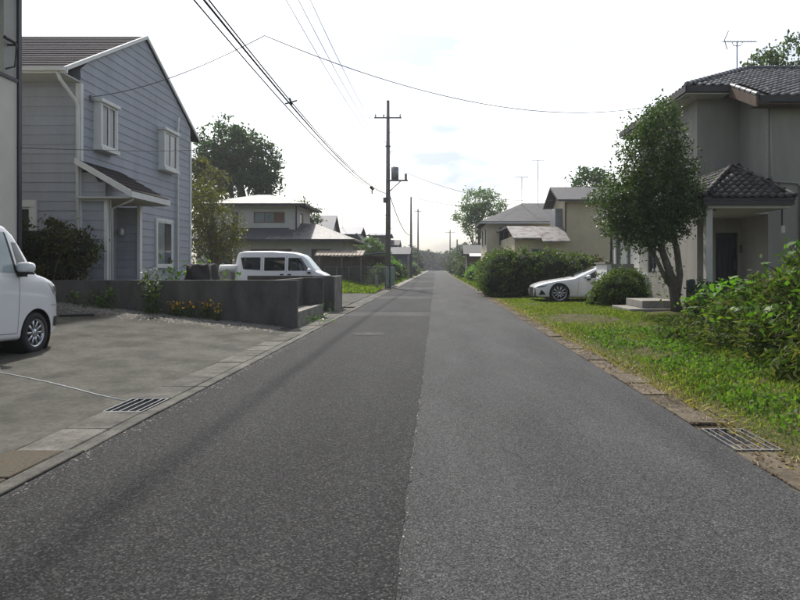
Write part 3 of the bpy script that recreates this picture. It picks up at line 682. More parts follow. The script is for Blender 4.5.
ridge_line((PX0, PY0, PZ+.06), (AX, AY, AZ+.05), .055, m='tile_porch', par=prf); ridge_line((PX1, PY0, PZ+.06), (AX, AY, AZ+.05), .055, m='tile_porch', par=prf)
ridge_line((PX1-.35, PY0+.45, PZ+.33), (PX1+.03, PY0+.95, PZ+.28), .08, m='tile_porch', par=prf)
MB().box(PX0+.14, PX0+.30, PY0+.18, PY0+.34, .15, PZ-.242).build('porch_post', 'stucco_light', H)
MB().box(PX1-.08, PX1+.01, PY0+.5, PY0+.6, 2.16, 2.34).build('meter_box', 'stucco_light', H)
MB().tube([(PX1-.04, PY0+.56, PZ-.2), (PX1-.04, PY0+.56, 2.3)], .02, 6).build('meter_cable', 'cable', H)
struct(MB().box(6.35, NX-.005, 15.7, SY-.002, .05, .34).build('porch_floor', 'concrete_wall'))
# dark bin-like post by the porch, steps, gate wall
tag(MB().tube([(6.25, 15.7, .1), (6.25, 15.7, .95), (6.25, 15.7, 1.0)], [.11, .11, .09], 14).build('drain_pipe', 'pipe_dark', smooth=True), 'dark upright pipe beside the porch post', 'pipe')
t = thing('concrete_steps', 'two pale concrete steps on the grass beside the tree trunk', 'steps', (5.9, 17.4, .1))
MB().box(5.0, 6.2, 16.5, 18.2, .02, .22).build('step', 'concrete_pale', t, bevel=.015)
MB().box(5.4, 6.3, 16.75, 18.2, .221, .42).build('step', 'concrete_pale', t, bevel=.015)
t = thing('gate_wall', 'pale rendered gate wall with flat cap beside white sedan', 'wall', (5.6, 21, .1))
MB().box(5.6, 5.75, 21.0, 22.4, .05, 1.40).build('gate_pier', 'white_plain', t); MB().box(5.752, 6.5, 21.0, 21.15, .05, 1.40).build('side_panel', 'stucco', t)  # white street face, darker front panel: brightness of the sky ahead painted in
MB().box(5.55, 5.8, 20.96, 22.44, 1.402, 1.46).build('cap', 'concrete_pale', t)
tag(MB().box(5.7, 6.5, 20.4, 20.75, .05, .62).build('concrete_ledge', 'concrete_wall', bevel=.02), 'low concrete ledge behind the round shrub by the gate wall', 'ledge')
# roof aerial
t = thing('roof_antenna', 'television aerial on a mast above the tiled hip roof', 'antenna', (9.15, 19.45, 6.9))
MB().tube([(9.15, 19.45, 5.9), (9.15, 19.45, 8.15)], .02, 6).build('mast', 'metal_grey', t)
MB().tube([(8.7, 19.45, 8.15), (9.75, 19.45, 8.15)], .014, 6).tube([(9.0, 19.45, 8.13), (9.05, 19.45, 8.02), (9.25, 19.45, 8.02), (9.32, 19.45, 8.13)], .012, 6).build('boom', 'metal_grey', t)
MB().tube([(8.7, 19.3, 8.15), (8.82, 19.3, 8.42)], .014, 6).tube([(8.7, 19.3, 8.15), (8.78, 19.3, 7.86)], .014, 6).build('reflector', 'metal_grey', t)
for i in range(9): MB().tube([(8.85+i*.1, 19.3, 8.165), (8.85+i*.1, 19.6, 8.165)], .006, 5).build('element', 'metal_grey', t)

# ------------------------------------------------------------ white two-storey house behind the van
B = thing('hip_roof_house', 'off white two storey house with hip roofs behind the white van', 'house', (-11, 40, 0))
mb = MB(); mb.wall((-14.2, 40), (1, 0), 5.5, 3.0, 5.15, [(2.8, 4.75, 4.05, 4.75), (1.5, 1.85, 3.9, 4.75)]); mb.wall((-8.7, 40), (0, 1), 4.2, 3.0, 5.15, [(1.0, 2.0, 4.0, 4.75)])
mb.wall((-8.7, 44.2), (-1, 0), 5.5, 0, 5.15); mb.wall((-14.2, 44.2), (0, -1), 4.2, 0, 5.15); mb.build('upper_wall', 'wall_dim', B)
window(B, (-14.2, 40), (1, 0), 2.8, 4.75, 4.05, 4.75, fr='wood_frame', cols=3, gls=['glass_pale', 'glass_pale', 'shutter_brown'], fw=.07)
window(B, (-14.2, 40), (1, 0), 1.5, 1.85, 3.9, 4.75, fr='wood_frame', cols=1); window(B, (-8.7, 40), (0, 1), 1.0, 2.0, 4.0, 4.75, fr='wood_frame')
def hip(mb, x0, x1, y0, y1, z0, z1, ra, rb, axis='x', th=.12):
    """hip roof over a rectangle; the ridge runs along axis from ra to rb"""
    if axis == 'x':
        ym = (y0+y1)/2; A, Bq = (ra, ym, z1), (rb, ym, z1)
        mb.poly([(x0, y0, z0), (x1, y0, z0), Bq, A], th); mb.poly([(x1, y1, z0), (x0, y1, z0), A, Bq], th)
        mb.poly([(x0, y1, z0), (x0, y0, z0), A], th); mb.poly([(x1, y0, z0), (x1, y1, z0), Bq], th)
    else:
        xm = (x0+x1)/2; A, Bq = (xm, ra, z1), (xm, rb, z1)
        mb.poly([(x0, y0, z0), (x1, y0, z0), A], th); mb.poly([(x1, y1, z0), (x0, y1, z0), Bq], th)
        mb.poly([(x1, y0, z0), (x1, y1, z0), Bq, A], th); mb.poly([(x0, y1, z0), (x0, y0, z0), A, Bq], th)
    return mb
hip(MB(), -14.8, -8.05, 39.3, 44.9, 5.22, 6.05, -11.7, -10.9).each('upper_roof', 'roof_pale', B)
MB().box(-14.8, -8.05, 39.24, 39.3, 5.06, 5.2).box(-8.05, -8.0, 39.3, 44.9, 5.06, 5.2).each('fascia', 'fascia_dark', B)
MB().tube([(-8.72, 39.95, 5.1), (-8.72, 39.95, 3.2)], .05, 6).build('downpipe', 'fascia_dark', B)
mb = MB(); mb.wall((-14.6, 39.0), (1, 0), 8.9, 0, 2.95, [(.9, 2.2, 1.4, 2.6), (3.3, 5.8, .9, 2.4), (7.0, 8.2, 1.0, 2.4)]); mb.wall((-5.7, 39.0), (0, 1), 5, 0, 2.95, [(1, 2.5, 1, 2.3)]); mb.wall((-14.6, 44), (0, -1), 5, 0, 2.95); mb.build('lower_wall', 'wall_dim', B)
for a, b, c, d in ((.9, 2.2, 1.4, 2.6), (3.3, 5.8, .9, 2.4), (7.0, 8.2, 1.0, 2.4)): window(B, (-14.6, 39.0), (1, 0), a, b, c, d, fr='wood_frame')
window(B, (-5.7, 39), (0, 1), 1, 2.5, 1, 2.3, fr='wood_frame')
MB().slab([(-14.9, 38.2, 2.98), (-8.4, 38.2, 2.98), (-9.2, 40.02, 3.75), (-14.9, 40.02, 3.75)], .12).build('lower_roof', 'roof_slate', B)
hip(MB(), -10.2, -4.85, 38.1, 44.4, 2.97, 4.1, -9.4, -7.8).each('wing_roof', 'roof_pale', B)
MB().box(-14.9, -4.85, 38.03, 38.09, 2.82, 2.95).build('fascia', 'fascia_dark', B)

# carport and bits in front of it
t = thing('lean_to_shed', 'shed with brownish corrugated lean-to roof behind the fence', 'shed', (-5.2, 37.2, 0))
MB().slab([(-7.0, 36.9, 1.98), (-4.2, 36.9, 1.98), (-4.2, 37.95, 2.28), (-7.0, 37.95, 2.28)], .05).build('roof', 'roof_wood', t)
mb = MB()
for i in range(14): mb.tube([(-6.95+i*.21, 36.88, 2.0), (-6.95+i*.21, 37.95, 2.3)], .02, 5)
mb.each('corrugation', 'roof_wood', t)
for x in (-6.8, -5.5, -4.4): MB().box(x, x+.09, 37.0, 37.09, 0, 1.95).build('post', 'wood_frame', t)
MB().box(-6.7, -4.45, 37.6, 37.66, 0, 1.9).build('back_wall', 'wall_brown', t)

# chain-link fence, post by post
F_ = thing('mesh_fence', 'green wire mesh fence with pale posts behind the grass bank', 'fence', (-3, 36.6, 0))
fz = lambda x: .02+.75*min(1, .15+(-2.99-x)/6*1.2)
posts = [(-6.4+i*.7, 36.7) for i in range(6)]+[(-2.92, 37.0+i*1.6) for i in range(6)]
for i, (x, y) in enumerate(posts): MB().tube([(x, y, 0), (x, y, 1.32)], .03, 6).build('fence_post', 'galvanised', F_, True)
MB().tube([(-6.4, 36.7, 1.3), (-2.92, 36.7, 1.3), (-2.92, 45, 1.3)], .022, 6).build('top_rail', 'galvanised', F_)
mb = MB()
for i in range(58):
    x = -6.4+i*.06; mb.tube([(x, 36.7, .3), (x, 36.7, 1.28)], .005, 4, False)
for i in range(12): mb.tube([(-6.4, 36.7, .3+i*.085), (-2.92, 36.7, .3+i*.085)], .005, 4, False)
mb.build('wire_mesh', 'fence_green', F_)['kind'] = 'stuff'
for i in range(5): MB().box(-2.93, -2.90, 37.05+i*1.6, 38.57+i*1.6, .08, 1.26).build('panel', 'green_panel', F_)
tag(MB().box(-3.35, -3.2, 35.2, 35.35, .1, .85).build('marker_post', 'concrete_pale', bevel=.02), 'short pale concrete post standing on the grass bank', 'post')

# ------------------------------------------------------------ further houses on the left
def gable_house(name, label, x0, x1, y0, y1, ze, zr, axis, wm, rm, wins=(), group=None, ov=.35):
    h = thing(name, label, 'house', ((x0+x1)/2, y0, 0), group)
    mb = MB()
    mb.wall((x0, y0), (1, 0), x1-x0, 0, ze, [w[1:5] for w in wins if w[0] == 'f']); mb.wall((x1, y0), (0, 1), y1-y0, 0, ze, [w[1:5] for w in wins if w[0] == 's'])
    mb.wall((x1, y1), (-1, 0), x1-x0, 0, ze); mb.wall((x0, y1), (0, -1), y1-y0, 0, ze)
    if axis == 'x':
        ym = (y0+y1)/2
        for x in (x0, x1): mb.add([(x, y0, ze), (x, y1, ze), (x, ym, zr-.05)], [(0, 1, 2)])
    else:
        xm = (x0+x1)/2
        for y in (y0, y1): mb.add([(x0, y, ze), (x1, y, ze), (xm, y, zr-.05)], [(0, 1, 2)])
    mb.build('wall', wm, h); r = MB()
    if axis == 'x':
        s = (zr-ze)/((y1-y0)/2); e = ze-ov*s
        r.poly([(x0-ov, y0-ov, e), (x1+ov, y0-ov, e), (x1+ov, ym, zr), (x0-ov, ym, zr)], .12); r.poly([(x1+ov, y1+ov, e), (x0-ov, y1+ov, e), (x0-ov, ym, zr), (x1+ov, ym, zr)], .12)
    else:
        s = (zr-ze)/((x1-x0)/2); e = ze-ov*s
        r.poly([(x0-ov, y0-ov, e), (xm, y0-ov, zr), (xm, y1+ov, zr), (x0-ov, y1+ov, e)], .12); r.poly([(xm, y0-ov, zr), (x1+ov, y0-ov, e), (x1+ov, y1+ov, e), (xm, y1+ov, zr)], .12)
    r.each('roof', rm, h)
    for w in wins:
        if w[0] == 'f': window(h, (x0, y0), (1, 0), *w[1:5], fr='metal_grey')
        else: window(h, (x1, y0), (0, 1), *w[1:5], fr='metal_grey')
    return h
gable_house('gable_house', 'house with dark blue grey gable roof just right of the hip roof house', -14.5, -9.7, 58, 63, 4.4, 6.2, 'x', 'wall_dim', 'roof_bluegrey', [('s', 1.5, 3, 3.2, 4.2), ('f', 1, 2.5, 3, 4)])
gable_house('gable_house', 'slate roofed house behind the lean-to shed roof', -10.9, -8.3, 68, 73, 4.9, 5.7, 'x', 'wall_brown', 'roof_bluegrey', [('s', 1.5, 3, 3.2, 4.2)])
gable_house('gable_house', 'low dark gable house with pale verge left of the pole', -9.3, -7.3, 67, 73, 3.7, 4.85, 'y', 'wall_brown', 'roof_bluegrey', [('f', .5, 1.5, 1.5, 2.5)])
gable_house('flat_roof_house', 'flat roofed far house above the garden tree left of the pole', -8.6, -6.2, 82, 88, 5.4, 5.75, 'x', 'wall_brown', 'roof_bluegrey', [('f', .5, 1.5, 4.2, 5)])
gable_house('gable_house', 'far house with blue grey wall right behind the tall pole', -7.6, -5.2, 85, 90, 4.3, 5.0, 'x', 'roof_bluegrey', 'roof_slate', [('f', 1.2, 2.0, 3, 4)])
gable_house('roadside_shed', 'dark roadside shed with flat blue roof beneath the second pole', -5.6, -3.3, 74, 80, 2.9, 3.7, 'x', 'roof_bluegrey', 'roof_slate', [('s', 2, 3.5, 1.2, 2.2)])
t = thing('roadside_carport', 'small carport with thin pale roof beside the tall pole', 'carport', (-5, 50, 0))
MB().slab([(-6.6, 49, 2.25), (-3.6, 49, 2.5), (-3.6, 53, 2.5), (-6.6, 53, 2.25)], .07).build('roof', 'metal_grey', t)
for x, y in ((-6.4, 49.2), (-3.8, 49.2), (-6.4, 52.8), (-3.8, 52.8)): MB().box(x, x+.08, y, y+.08, 0, 2.2).build('post', 'metal_grey', t)
MB().box(-6.3, -4.2, 52.9, 52.96, 0, 2.2).build('back_wall', 'wall_brown', t)

# ------------------------------------------------------------ beige houses on the right
D = thing('beige_house', 'beige two storey house with grey gable roof behind the hedge', 'house', (7.9, 39, 0))
mb = MB(); mb.wall((7.9, 39), (1, 0), 6.5, 0, 5.35, [(3.2, 4.6, 3.4, 4.6)]); mb.wall((7.9, 43), (0, -1), 4, 0, 5.35, [(1.4, 2.8, 3.9, 4.9)]); mb.wall((14.4, 43), (-1, 0), 6.5, 0, 5.35); mb.wall((14.4, 39), (0, 1), 4, 0, 5.35)
mb.add([(7.9, 39, 5.35), (7.9, 43, 5.35), (7.9, 41, 6.25)], [(0, 2, 1)]); mb.build('wall', 'beige_wall', D)
window(D, (7.9, 39), (1, 0), 3.2, 4.6, 3.4, 4.6, fr='metal_grey'); window(D, (7.9, 43), (0, -1), 1.4, 2.8, 3.9, 4.9, fr='metal_grey')
MB().box(7.45, 7.89, 40.0, 41.8, 3.85, 4.95).build('shutter_box', 'metal_grey', D)
r = MB(); r.poly([(7.3, 38.35, 5.36), (14.9, 38.35, 5.36), (14.9, 41, 6.42), (7.3, 41, 6.42)], .12); r.poly([(14.9, 43.65, 5.36), (7.3, 43.65, 5.36), (7.3, 41, 6.42), (14.9, 41, 6.42)], .12); r.each('roof', 'roof_slate', D)
MB().tube([(7.88, 38.93, 5.25), (7.88, 38.93, 3.1)], .05, 6).build('downpipe', 'fascia_brown', D)
mb = MB(); mb.wall((4.7, 38.2), (1, 0), 3.2, 0, 2.95, [(1.0, 2.6, 1.2, 2.4)]); mb.wall((4.7, 46.5), (0, -1), 8.3, 0, 3.2); mb.wall((7.9, 38.2), (0, 1), .8, 0, 2.9); mb.build('annex_wall', 'beige_wall', D)
window(D, (4.7, 38.2), (1, 0), 1.0, 2.6, 1.2, 2.4, fr='metal_grey')
MB().slab([(4.55, 37.6, 3.02), (6.2, 37.6, 3.02), (6.2, 39.9, 3.85), (4.4, 39.9, 3.85)], .08).slab([(6.22, 37.3, 2.82), (7.85, 37.3, 2.82), (7.85, 39.88, 3.83), (6.22, 39.88, 3.83)], .08).each('annex_roof', 'roof_rust', D)
MB().slab([(4.4, 39.95, 3.84), (7.88, 39.95, 3.84), (7.88, 46.6, 3.9), (4.4, 46.6, 3.9)], .1).build('annex_flat_roof', 'roof_slate', D)
E = thing('beige_house', 'beige house with dark hip roof nearest the road on the right', 'house', (6, 46.6, 0))
mb = MB(); mb.wall((3.7, 46.7), (1, 0), 5.0, 0, 4.5, [(.9, 1.6, 2.9, 4.2), (2.6, 3.6, 3.0, 4.1)]); mb.wall((3.7, 52.6), (0, -1), 5.9, 0, 4.5, [(1, 2.4, 2.9, 4.2), (4.0, 5.4, 2.9, 4.2)]); mb.wall((8.7, 46.7), (0, 1), 5.9, 0, 4.5); mb.wall((8.7, 52.6), (-1, 0), 5, 0, 4.5); mb.build('wall', 'beige_light', E)
for a, b, c, d in ((.9, 1.6, 2.9, 4.2), (2.6, 3.6, 3.0, 4.1)): window(E, (3.7, 46.7), (1, 0), a, b, c, d, fr='metal_grey')
for a, b in ((1, 2.4), (4.0, 5.4)): window(E, (3.7, 52.6), (0, -1), a, b, 2.9, 4.2, fr='metal_grey')
hip(MB(), 3.2, 9.2, 46.1, 53.2, 4.6, 6.25, 6.7, 8.6).each('roof', 'roof_slate', E)
MB().box(3.2, 9.2, 46.04, 46.1, 4.42, 4.56).build('fascia', 'soffit', E)
def aerial(x, y, z0, z1, label):
    t = thing('roof_antenna', label, 'antenna', (x, y, z0))
    MB().tube([(x, y, z0), (x, y, z1)], .022, 6).build('mast', 'metal_grey', t)
    mb = MB(); mb.tube([(x-.5, y, z1), (x+.5, y, z1)], .015, 5)
    for i in range(6): mb.tube([(x-.45+i*.18, y-.25, z1), (x-.45+i*.18, y+.25, z1)], .01, 4)
    mb.build('boom', 'metal_grey', t)
aerial(6.6, 49.2, 5.9, 8.2, 'shorter thin aerial on the beige hip roof'); aerial(7.85, 49.2, 5.6, 9.5, 'taller thin aerial behind the beige gable roof')
aerial(-10.2, 70, 5.5, 9.8, 'thin aerial mast above the far slate roofs on the left')
gable_house('garden_shed', 'small grey roofed shed with white front beside the far shrubs', 3.0, 5.0, 62, 66, 2.7, 3.5, 'x', 'wall_brown', 'roof_slate', [])
tag(MB().slab([(3.2, 61.0, 2.35), (5.0, 61.0, 2.35), (5.0, 61.6, 2.6), (3.2, 61.6, 2.6)], .06).build('awning', 'white_plain'), 'white awning on the front of the small roadside shed', 'awning')

# ------------------------------------------------------------ vehicles
def chaikin(p):
    q = [p[0]]
    for a, b in zip(p, p[1:]): q += [tuple(.75*x+.25*y for x, y in zip(a, b)), tuple(.25*x+.75*y for x, y in zip(a, b))]
    return q+[p[-1]]
class Car:
    def __init__(s, L, hw, top, belt, z0, wheels, wr, arch, tumble=.16, fr=.5, rr=.35, fa=.16, ra=.10):
        s.L, s.hw, s.z0, s.wheels, s.wr, s.arch, s.tumble = L, hw, z0, wheels, wr, arch, tumble
        s.top = top; s.belt = belt; s.fr, s.rr, s.fa, s.ra = fr, rr, fa, ra
    def I(s, tab, x): return float(np.interp(x, [a for a, _ in tab], [b for _, b in tab]))
    def w(s, x):
        w = s.hw
        if x < s.fr: w *= 1-s.fa*(1-x/s.fr)**2.2
        if x > s.L-s.rr: w *= 1-s.ra*(1-(s.L-x)/s.rr)**2.2
        return w
    def ring(s, x):
        zt = s.I(s.top, x); zb = min(s.I(s.belt, x), zt-.035); w = s.w(x); gh = zt-zb; k = min(1, gh/.25)
        z0 = s.z0+.05*max(0, 1-x/.25)+.05*max(0, 1-(s.L-x)/.25)
        ins = s.tumble*max(0, gh-.03)+.015
        p = [(0, z0), (w*.8, z0), (w*.965, z0+.02), (w*.985, z0+.12), (w, z0+.45*(zb-z0)), (w*.995, zb-.14*(zb-z0)), (w*.972, zb), (w*.965-ins*.6, zb+.62*gh), (w*.955-ins, zt-.05*k-.008), (w*.90-ins, zt-.012*k), (w*.5, zt+.01), (0, zt+.018)]
        return chaikin(chaikin(p))
    def hwz(s, x, z):
        r = s.ring(x); i0 = 6; zs = np.maximum.accumulate([q[1] for q in r[i0:]]); return float(np.interp(z, zs, [q[0] for q in r[i0:]]))
    def ztop(s, x, y):
        r = s.ring(x)[20:][::-1]; return float(np.interp(abs(y), [q[0] for q in r], [q[1] for q in r]))
    def P(s, x, y, z): return (s.L/2-x, y, z)
    def body(s):
        xs = sorted(set([0, .012, .03, .06]+list(np.arange(.1, s.L-.08, .035))+[s.L-.05, s.L-.025, s.L-.01, s.L]))
        rings = [s.ring(x) for x in xs]; n = len(rings[0]); V = []; F = []
        for sg in (1, -1):
            o = len(V)
            for x, r in zip(xs, rings):
                for yq, zq in r:
                    V.append([x, sg*yq, zq])
            for i in range(len(xs)-1):
                for j in range(n-1):
                    q = (o+i*n+j, o+(i+1)*n+j, o+(i+1)*n+j+1, o+i*n+j+1); F.append(q if sg > 0 else q[::-1])
            for e, fl in ((0, sg > 0), ((len(xs)-1)*n, sg < 0)):
                q = tuple(range(o+e, o+e+n)); F.append(q if fl else q[::-1])
        V = np.array(V); keep = []
        ins = np.zeros(len(V), bool)
        for wx in s.wheels:
            d = np.hypot(V[:, 0]-wx, V[:, 2]-s.wr); side = np.abs(V[:, 1]) > .55*s.hw
            ins |= (d < s.arch) & side
        for f in F:
            if not all(ins[list(f)]): keep.append(f)
        for wx in s.wheels:
            d = np.hypot(V[:, 0]-wx, V[:, 2]-s.wr); m = (d < s.arch) & (np.abs(V[:, 1]) > .55*s.hw) & (d > 1e-4)
            k = np.where(m, s.arch/np.maximum(d, 1e-4), 1)
            V[:, 0] = wx+(V[:, 0]-wx)*k; V[:, 2] = s.wr+(V[:, 2]-s.wr)*k
        mb = MB(); mb.v = [s.P(*v) for v in V]; mb.f = keep; return mb
    def side(s, corners, sides=(1, -1), off=.006, n=8, mb=None):
        mb = mb or MB(); (a, b, c, d) = corners
        for sg in sides:
            def fn(u, v):
                x = (a[0]*(1-u)+b[0]*u)*(1-v)+(d[0]*(1-u)+c[0]*u)*v; z = (a[1]*(1-u)+b[1]*u)*(1-v)+(d[1]*(1-u)+c[1]*u)*v
                return s.P(x, sg*(s.hwz(x, z)+off), z)
            mb.grid(fn, n, n)
        return mb
    def top_patch(s, x0, x1, f0, f1, offx=-.006, offz=.007, yr=None, n=12):
        def fn(u, v):
            x = x0*(1-v)+x1*v; f = f0*(1-v)+f1*v; y = (u*2-1)*f; return s.P(x+offx, y, s.ztop(x, y)+offz)
        return MB().grid(fn, n, n)
    def front(s, y0, y1, z0, z1, x=-.004, n=6):
        def fn(u, v): return s.P(x, y0*(1-u)+y1*u, z0*(1-v)+z1*v)
        return MB().grid(fn, n, n)
def wheel(par, x, y, r, wd, sg, spokes=9, rim='alloy', rr=.66):
    prof = [(rr*r, -.9), (rr*r*1.03, -1), (r*.93, -1), (r*.985, -.82), (r, -.5), (r, .5), (r*.985, .82), (r*.93, 1), (rr*r*1.03, 1), (rr*r, .9)]
    n = 28; mb = MB(); k = len(prof)
    vs = [(x+math.cos(a)*p, y+q*wd/2, r+math.sin(a)*p) for a in [2*math.pi*i/n for i in range(n)] for p, q in prof]
    mb.add(vs, [(i*k+j, i*k+j+1, ((i+1) % n)*k+j+1, ((i+1) % n)*k+j) for i in range(n) for j in range(k-1)])
    t = mb.build('wheel', 'rubber', par, True, local=True)
    mb = MB(); yo = y+sg*wd*.36
    pr = [(rr*r*1.0, .5), (rr*r*.93, .47), (rr*r*.9, .2)]
    vs = [(x+math.cos(a)*p, y+sg*q*wd, r+math.sin(a)*p) for a in [2*math.pi*i/n for i in range(n)] for p, q in pr]; k = 3
    mb.add(vs, [(i*k+j, i*k+j+1, ((i+1) % n)*k+j+1, ((i+1) % n)*k+j) for i in range(n) for j in range(k-1)])
    for i in range(spokes):
        a = 2*math.pi*i/spokes; c, s_ = math.cos(a), math.sin(a); wsp = .55*2*math.pi*r*rr/spokes/3
        def Q(rad, lat, d): return (x+c*rad-s_*lat, y+sg*d, r+s_*rad+c*lat)
        mb.hexa([Q(.04, -wsp*.8, wd*.28), Q(rr*r*.95, -wsp, wd*.36), Q(rr*r*.95, wsp, wd*.36), Q(.04, wsp*.8, wd*.28), Q(.04, -wsp*.6, wd*.40), Q(rr*r*.95, -wsp*.7, wd*.46), Q(rr*r*.95, wsp*.7, wd*.46), Q(.04, wsp*.6, wd*.40)])
    mb.tube([(x, y+sg*wd*.3, r), (x, y+sg*wd*.44, r)], [.06, .05], 14); mb.build('rim', rim, t, True)
    mb = MB(); mb.tube([(x, y-sg*wd*.1, r), (x, y+sg*wd*.12, r)], rr*r*.93, 20); mb.build('brake_disc', 'black_plastic', t)
def finish_car(c, root, paint, sub, rim='alloy', rr=.66):
    b = c.body().build('body', paint, root, True, local=True)
    md = b.modifiers.new('weld', 'WELD'); md.merge_threshold = .001
    mb = MB()
    for wx in c.wheels:
        for sg in (1, -1): mb.tube([c.P(wx, sg*(c.hw-.30), c.wr), c.P(wx, sg*(c.hw-.02), c.wr)], c.arch+.004, 24, False)
    # dark wheel wells: tubes without outer cap
    mb.each('wheel_well', 'black_plastic', root, local=True)
    for i, wx in enumerate(c.wheels):
        for sg in (1, -1): wheel(root, c.L/2-wx, sg*(c.hw-.10), c.wr, .165, sg, sub, rim, rr)
    return b
def mirror(c, root, x, z, sides=(1, -1), paint='car_white', s=1.):
    for sg in sides:
        y = sg*(c.hwz(x, z)+.10); mb = MB(); n = 10
        def fn(u, v):
            a, b_ = u*2*math.pi, (v-.5)*math.pi; q = lambda t: math.copysign(abs(t)**.7, t)
            return (c.L/2-x+.075*s*q(math.cos(a))*q(math.cos(b_)), y+.115*s*q(math.sin(a))*q(math.cos(b_)), z+.075*s*q(math.sin(b_)))
        mb.grid(fn, 14, n); o = mb.build('wing_mirror', paint, root, True, local=True)
        MB().box(c.L/2-x-.05, c.L/2-x+.04, min(y, y-sg*.12), max(y, y-sg*.12), z-.12, z-.055).build('mirror_foot', 'black_plastic', o)
        MB().box(c.L/2-x-.07, c.L/2-x+.05, y-.09, y+.09, z-.09, z-.06).build('mirror_base', 'black_plastic', o)
# -- white kei wagon parked on the driveway, nose pointing away
c = Car(3.40, .74, [(0, .72), (.015, .82), (.05, .92), (.16, 1.01), (.40, 1.075), (.58, 1.105), (.80, 1.40), (1.0, 1.64), (1.15, 1.725), (1.4, 1.765), (2.2, 1.79), (3.0, 1.77), (3.28, 1.70), (3.36, 1.5), (3.4, 1.2)],
        [(0, .72), (.16, .93), (.5, 1.03), (1.2, 1.06), (3.0, 1.08), (3.4, 1.08)], .20, (.60, 3.05), .285, .335, .10, fr=.38, fa=.13)
ky = lot_z(-5.9, 8.8)
K = thing('wagon_car', 'white compact wagon parked on the driveway at the left edge', 'car', (-6.24, 7.72, ky), None, R(90))
K.rotation_euler = (0, R(2.2), R(90))
finish_car(c, K, 'car_white', 10)
c.top_patch(.66, 1.08, .66, .60).build('windscreen', 'car_glass', K, True, local=True)
c.side([(.74, 1.10), (.98, 1.10), (1.08, 1.50), (.98, 1.50)]).each('quarter_window', 'car_glass', K, True, local=True)
c.side([(1.07, 1.10), (1.98, 1.10), (1.98, 1.62), (1.22, 1.62)]).each('side_window', 'car_glass_light', K, True, local=True)
c.side([(2.08, 1.10), (2.90, 1.11), (2.86, 1.62), (2.08, 1.62)]).each('side_window', 'car_glass', K, True, local=True)
mb = c.side([(.985, 1.10), (1.01, 1.10), (1.18, 1.62), (1.12, 1.62)], off=.004); mb.each('pillar', 'car_white', K, True, local=True)
mb = c.side([(1.012, 1.10), (1.068, 1.10), (1.218, 1.62), (1.182, 1.62)], off=.005); c.side([(1.99, 1.09), (2.07, 1.09), (2.07, 1.63), (1.99, 1.63)], off=.004, mb=mb); mb.each('pillar_trim', 'black_plastic', K, True, local=True)
mb = MB()
for a in ([(1.0, .30), (1.007, .30), (.99, 1.07), (.983, 1.07)], [(2.02, .30), (2.027, .30), (2.027, 1.07), (2.02, 1.07)], [(1.0, .30), (2.6, .30), (2.6, .307), (1.0, .307)], [(.02, .66), (.30, .66), (.30, .666), (.02, .666)]): c.side(a, off=.0015, n=6, mb=mb)
mb.each('door_seam', 'black_plastic', K, local=True)
c.side([(.06, .80), (.22, .84), (.36, 1.0), (.10, .94)], off=.014, n=14).each('headlight', 'lamp_glass', K, True, local=True)
c.side([(.09, .845), (.21, .865), (.27, .94), (.115, .905)], off=.02, n=12).each('headlight_trim', 'black_plastic', K, True, local=True)
c.side([(1.80, .88), (1.95, .88), (1.95, .915), (1.80, .915)], off=.02, n=3).each('door_handle', 'car_white', K, True, local=True)
c.front(-.5, .5, .34, .56).build('grille', 'black_plastic', K, local=True)
mirror(c, K, .98, 1.17)
c.side([(.05, .36), (.20, .36), (.20, .50), (.05, .50)], off=.012, n=10).each('fog_lamp_trim', 'black_plastic', K, True, local=True)
# -- white kei van behind the walls, nose to the road
c = Car(3.40, .735, [(0, .80), (.02, .90), (.06, .98), (.22, 1.06), (.38, 1.12), (.80, 1.62), (.95, 1.74), (1.25, 1.83), (2.0, 1.875), (3.1, 1.87), (3.3, 1.82), (3.37, 1.7), (3.4, 1.4)],
        [(0, .75), (.2, .95), (.4, 1.05), (1.0, 1.10), (3.4, 1.12)], .2, (.62, 3.0), .28, .33, .10, rr=.25)
V_ = thing('van', 'white compact van parked behind the concrete walls', 'van', (-5.80, 24.6, .02))
finish_car(c, V_, 'car_white_soft', 7)
c.top_patch(.42, .92, .62, .58).build('windscreen', 'car_glass_light', V_, True, local=True)
for q in ([(.62, 1.14), (1.42, 1.14), (1.42, 1.62), (.95, 1.62)], [(1.55, 1.14), (2.32, 1.14), (2.32, 1.64), (1.55, 1.64)], [(2.46, 1.16), (3.1, 1.2), (3.2, 1.64), (2.46, 1.64)]): c.side(q).each('side_window', 'car_glass', V_, True, local=True)
mb = MB()
for a in ([(1.48, .3), (1.488, .3), (1.488, 1.7), (1.48, 1.7)], [(2.39, .3), (2.398, .3), (2.398, 1.7), (2.39, 1.7)], [(.5, .9), (.508, .9), (.6, 1.1), (.592, 1.1)]): c.side(a, off=.002, n=5, mb=mb)
mb.each('door_seam', 'black_plastic', V_, local=True)
for a in (1.3, 1.58): c.side([(a, .97), (a+.14, .97), (a+.14, 1.02), (a, 1.02)], off=.02, n=3).each('door_handle', 'black_plastic', V_, True, local=True)
c.side([(.03, .80), (.2, .84), (.22, .98), (.05, .9)], off=.008).each('headlight', 'lamp_glass', V_, True, local=True)
mirror(c, V_, .62, 1.15, paint='car_white_soft')
